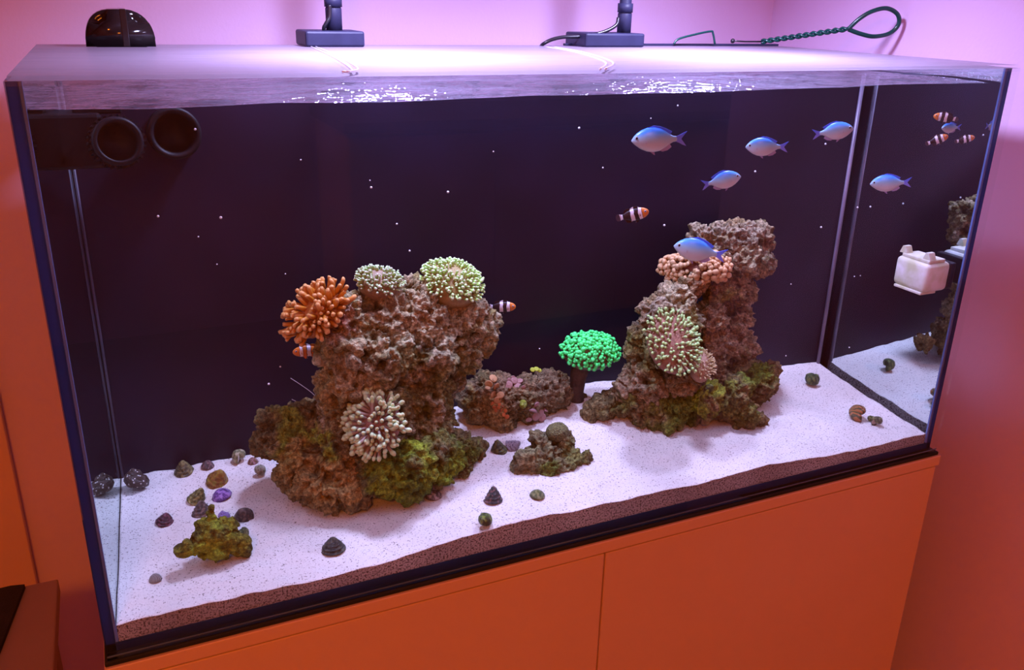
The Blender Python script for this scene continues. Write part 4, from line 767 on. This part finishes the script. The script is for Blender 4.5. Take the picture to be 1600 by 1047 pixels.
# wave pump and its bracket
pc = at(182, 222, 0.235)
wp = tag(empty('wave_pump', pc), 'black round wave pump below the water line at far left', 'pump')
ax = (CAM - pc).normalized(); ax = (ax + Vector((0.12, 0, 0.05))).normalized(); s = mpp(pc)
PUMPM = plain('pump_black', (0.006, 0.005, 0.008), 0.5, (0.010, 0.008, 0.012), 30, spec=0.2)
qd = ax.to_track_quat('Z', 'Y'); R = 38 * s
o = obj('cage', lathe([(0, -0.05), (R * 0.8, -0.05), (R, -0.03), (R, 0.012), (R * 0.93, 0.018), (R * 0.78, 0.018), (R * 0.74, 0.0), (0, -0.004)], 32), PUMPM, wp, True); o.rotation_mode = 'QUATERNION'; o.rotation_quaternion = qd
rb = mesh_of(box((-0.0013, -0.0015, -0.028), (0.0013, 0.0025, 0.012)), 'cage_rib', PUMPM)
for k in range(28):
    a = 2 * math.pi * k / 28; q = qd @ Quaternion((0, 0, 1), a - math.pi / 2); inst('cage_rib', rb, wp, qd @ Vector((math.cos(a) * R, math.sin(a) * R, 0)), q)
obj('bracket', box((-0.062, 0.01, -0.03), (-0.012, 0.055, 0.03), 0.004), PUMPM, wp)
obj('bracket_arm', box((-0.04, 0.02, 0.028), (0.01, 0.04, 0.036), 0.002), PUMPM, wp)
p2 = at(272, 208, 0.285)
rn = obj('return_nozzle', lathe([(0.020, -0.03), (0.030, -0.03), (0.030, 0.012), (0.027, 0.014), (0.023, 0.012), (0.021, -0.015), (0, -0.016), (0, -0.03)], 32), PUMPM, None, True, p2); tag(rn, 'dark round pipe nozzle right of the wave pump', 'nozzle')
rn.rotation_mode = 'QUATERNION'; rn.rotation_quaternion = Vector((0.0, -1, 0.1)).to_track_quat('Z', 'Y')
# black dome over the rear rim
dl = at(134, 65, 0.47); dr_ = at(241, 65, 0.47); dcx = (dl.x + dr_.x) / 2; hw = (dr_.x - dl.x) / 2
GLOSSB = plain('gloss_black_plastic', (0.012, 0.008, 0.008), 0.12, (0.016, 0.01, 0.01), 6)
pr = [(hw * math.copysign(abs(math.cos(t)) ** 0.72, math.cos(t)), 0.045 * abs(math.sin(t)) ** 0.8) for t in [math.pi * i / 20 for i in range(21)]]
bm = prism([(x, z) for x, z in pr], -0.038, 0.038, None, 'Y'); bmesh.ops.bevel(bm, geom=[e for e in bm.edges if abs(e.verts[0].co.y - e.verts[1].co.y) < 1e-6 and max(e.verts[0].co.z, e.verts[1].co.z) > 0.003], offset=0.012, segments=4, affect='EDGES')
pd = tag(empty('pipe_hood', (dcx, 0.468, LIDZ)), 'glossy black rounded hood on the rear left rim', 'hood')
obj('shell', bm, GLOSSB, pd, True); obj('band', box((-0.004 + 0.006, -0.0385, 0.0), (0.010, 0.0385, 0.0455), 0.001), GLOSSB, pd)
# net handle of twisted green wire
GRW = plain('green_coated_wire', (0.006, 0.07, 0.06), 0.25, (0.004, 0.045, 0.045), 30)
nh = tag(empty('net_handle', at(1145, 64, 0.46)), 'dark green twisted wire handle ending in a big loop', 'net'); n0 = nh.location.copy()
A0 = at(1190, 65, 0.455); A1 = at(1325, 45, 0.345)
for ph in (0, math.pi):
    pts = []; d = (A1 - A0); u1 = d.normalized().orthogonal().normalized(); u2 = d.normalized().cross(u1)
    for i in range(73):
        t = i / 72; a = t * 2 * math.pi * 6 + ph; pts.append(A0 + d * t + (u1 * math.cos(a) + u2 * math.sin(a)) * 0.0026 - n0)
    obj('twisted_stem', tube(pts, 0.0024, 7), GRW, nh, True)
LP = [(1325, 46, .345), (1342, 30, .335), (1362, 18, .325), (1385, 13, .318), (1402, 22, .312), (1404, 38, .312), (1390, 52, .318), (1366, 57, .325), (1345, 53, .335), (1326, 46, .345)]
obj('loop', tube(spline([at(*p) - n0 for p in LP], 6), 0.0036, 10), GRW, nh, True)
obj('thin_end', tube([Vector((0, 0, 0)), at(1165, 65, .458) - n0, A0 - n0], 0.0014, 6), BLACK, nh, True)
bm = bmesh.new(); bmesh.ops.create_uvsphere(bm, u_segments=12, v_segments=8, radius=0.004); obj('knob', bm, BLACK, nh, True)
hk = tag(empty('wire_hook', at(1055, 68, 0.47)), 'short bent green wire hook on the lid between lamp and net', 'hook'); h0 = hk.location.copy()
obj('wire', tube(spline([at(1053, 69, .47) - h0, at(1060, 61, .47) - h0, at(1085, 54, .465) - h0, at(1110, 49, .46) - h0, at(1114, 52, .46) - h0, at(1117, 69, .46) - h0], 5), 0.0018, 7), GRW, hk, True)
rr_ = obj('rear_rail', box((0.76, 0.478, LIDZ), (1.195, 0.486, LIDZ + 0.0035), 0.0006, 1), LAMPBLK); tag(rr_, 'thin dark rail along the rear right rim', 'rail')
# shrimp hidden behind the broad rock, its feelers show
sc0 = at(500, 628, 0.235)
sh = tag(empty('shrimp', sc0), 'thin pale feelers of a shrimp left of the broad rock', 'shrimp')
SHM = plain('shrimp_pale', (0.5, 0.45, 0.5), 0.4)
obj('body', loft([(0.03, 0, 0.001, 0.001), (0.02, 0, 0.005, 0.004), (0.005, 0, 0.006, 0.005), (-0.01, 0.001, 0.005, 0.004), (-0.025, -0.002, 0.003, 0.003), (-0.034, -0.005, 0.001, 0.003)], 10), SHM, sh, True, rot=(0, 0, 0.4))
for e_ in ([(454, 591), (468, 600), (485, 612), (500, 626)], [(456, 624), (475, 633), (490, 640), (502, 632)]):
    obj('feeler', tube(spline([at(a, b, 0.235) - sc0 for a, b in e_], 5), 0.00045, 5), SHM, sh, True)
# specks floating in the water
sp_ = bmesh.new(); r = random.Random(3)
SPK = [(305, 202), (247, 338), (578, 282), (345, 340), (771, 237), (942, 262), (1059, 165), (1017, 185), (905, 200), (580, 293), (339, 413), (640, 392), (446, 428), (438, 573), (420, 600), (1360, 323), (1340, 324), (1283, 355), (1395, 438), (1236, 444), (1335, 432), (843, 545), (1228, 556), (1327, 543), (1290, 225), (1180, 268), (1038, 352), (310, 370), (700, 300), (620, 350), (470, 250), (1420, 490)]
for (a, b) in SPK:
    P = at(a, b, r.uniform(.08, .22)); c = bmesh.ops.create_icosphere(sp_, subdivisions=1, radius=r.uniform(0.0008, 0.0017))
    for v in c['verts']: v.co += P
sko = obj('floating_specks', sp_, plain('white_speck', (0.8, 0.8, 0.85), 0.5)); tag(sko, 'tiny white specks drifting in the aquarium water', 'specks', None, 'stuff')
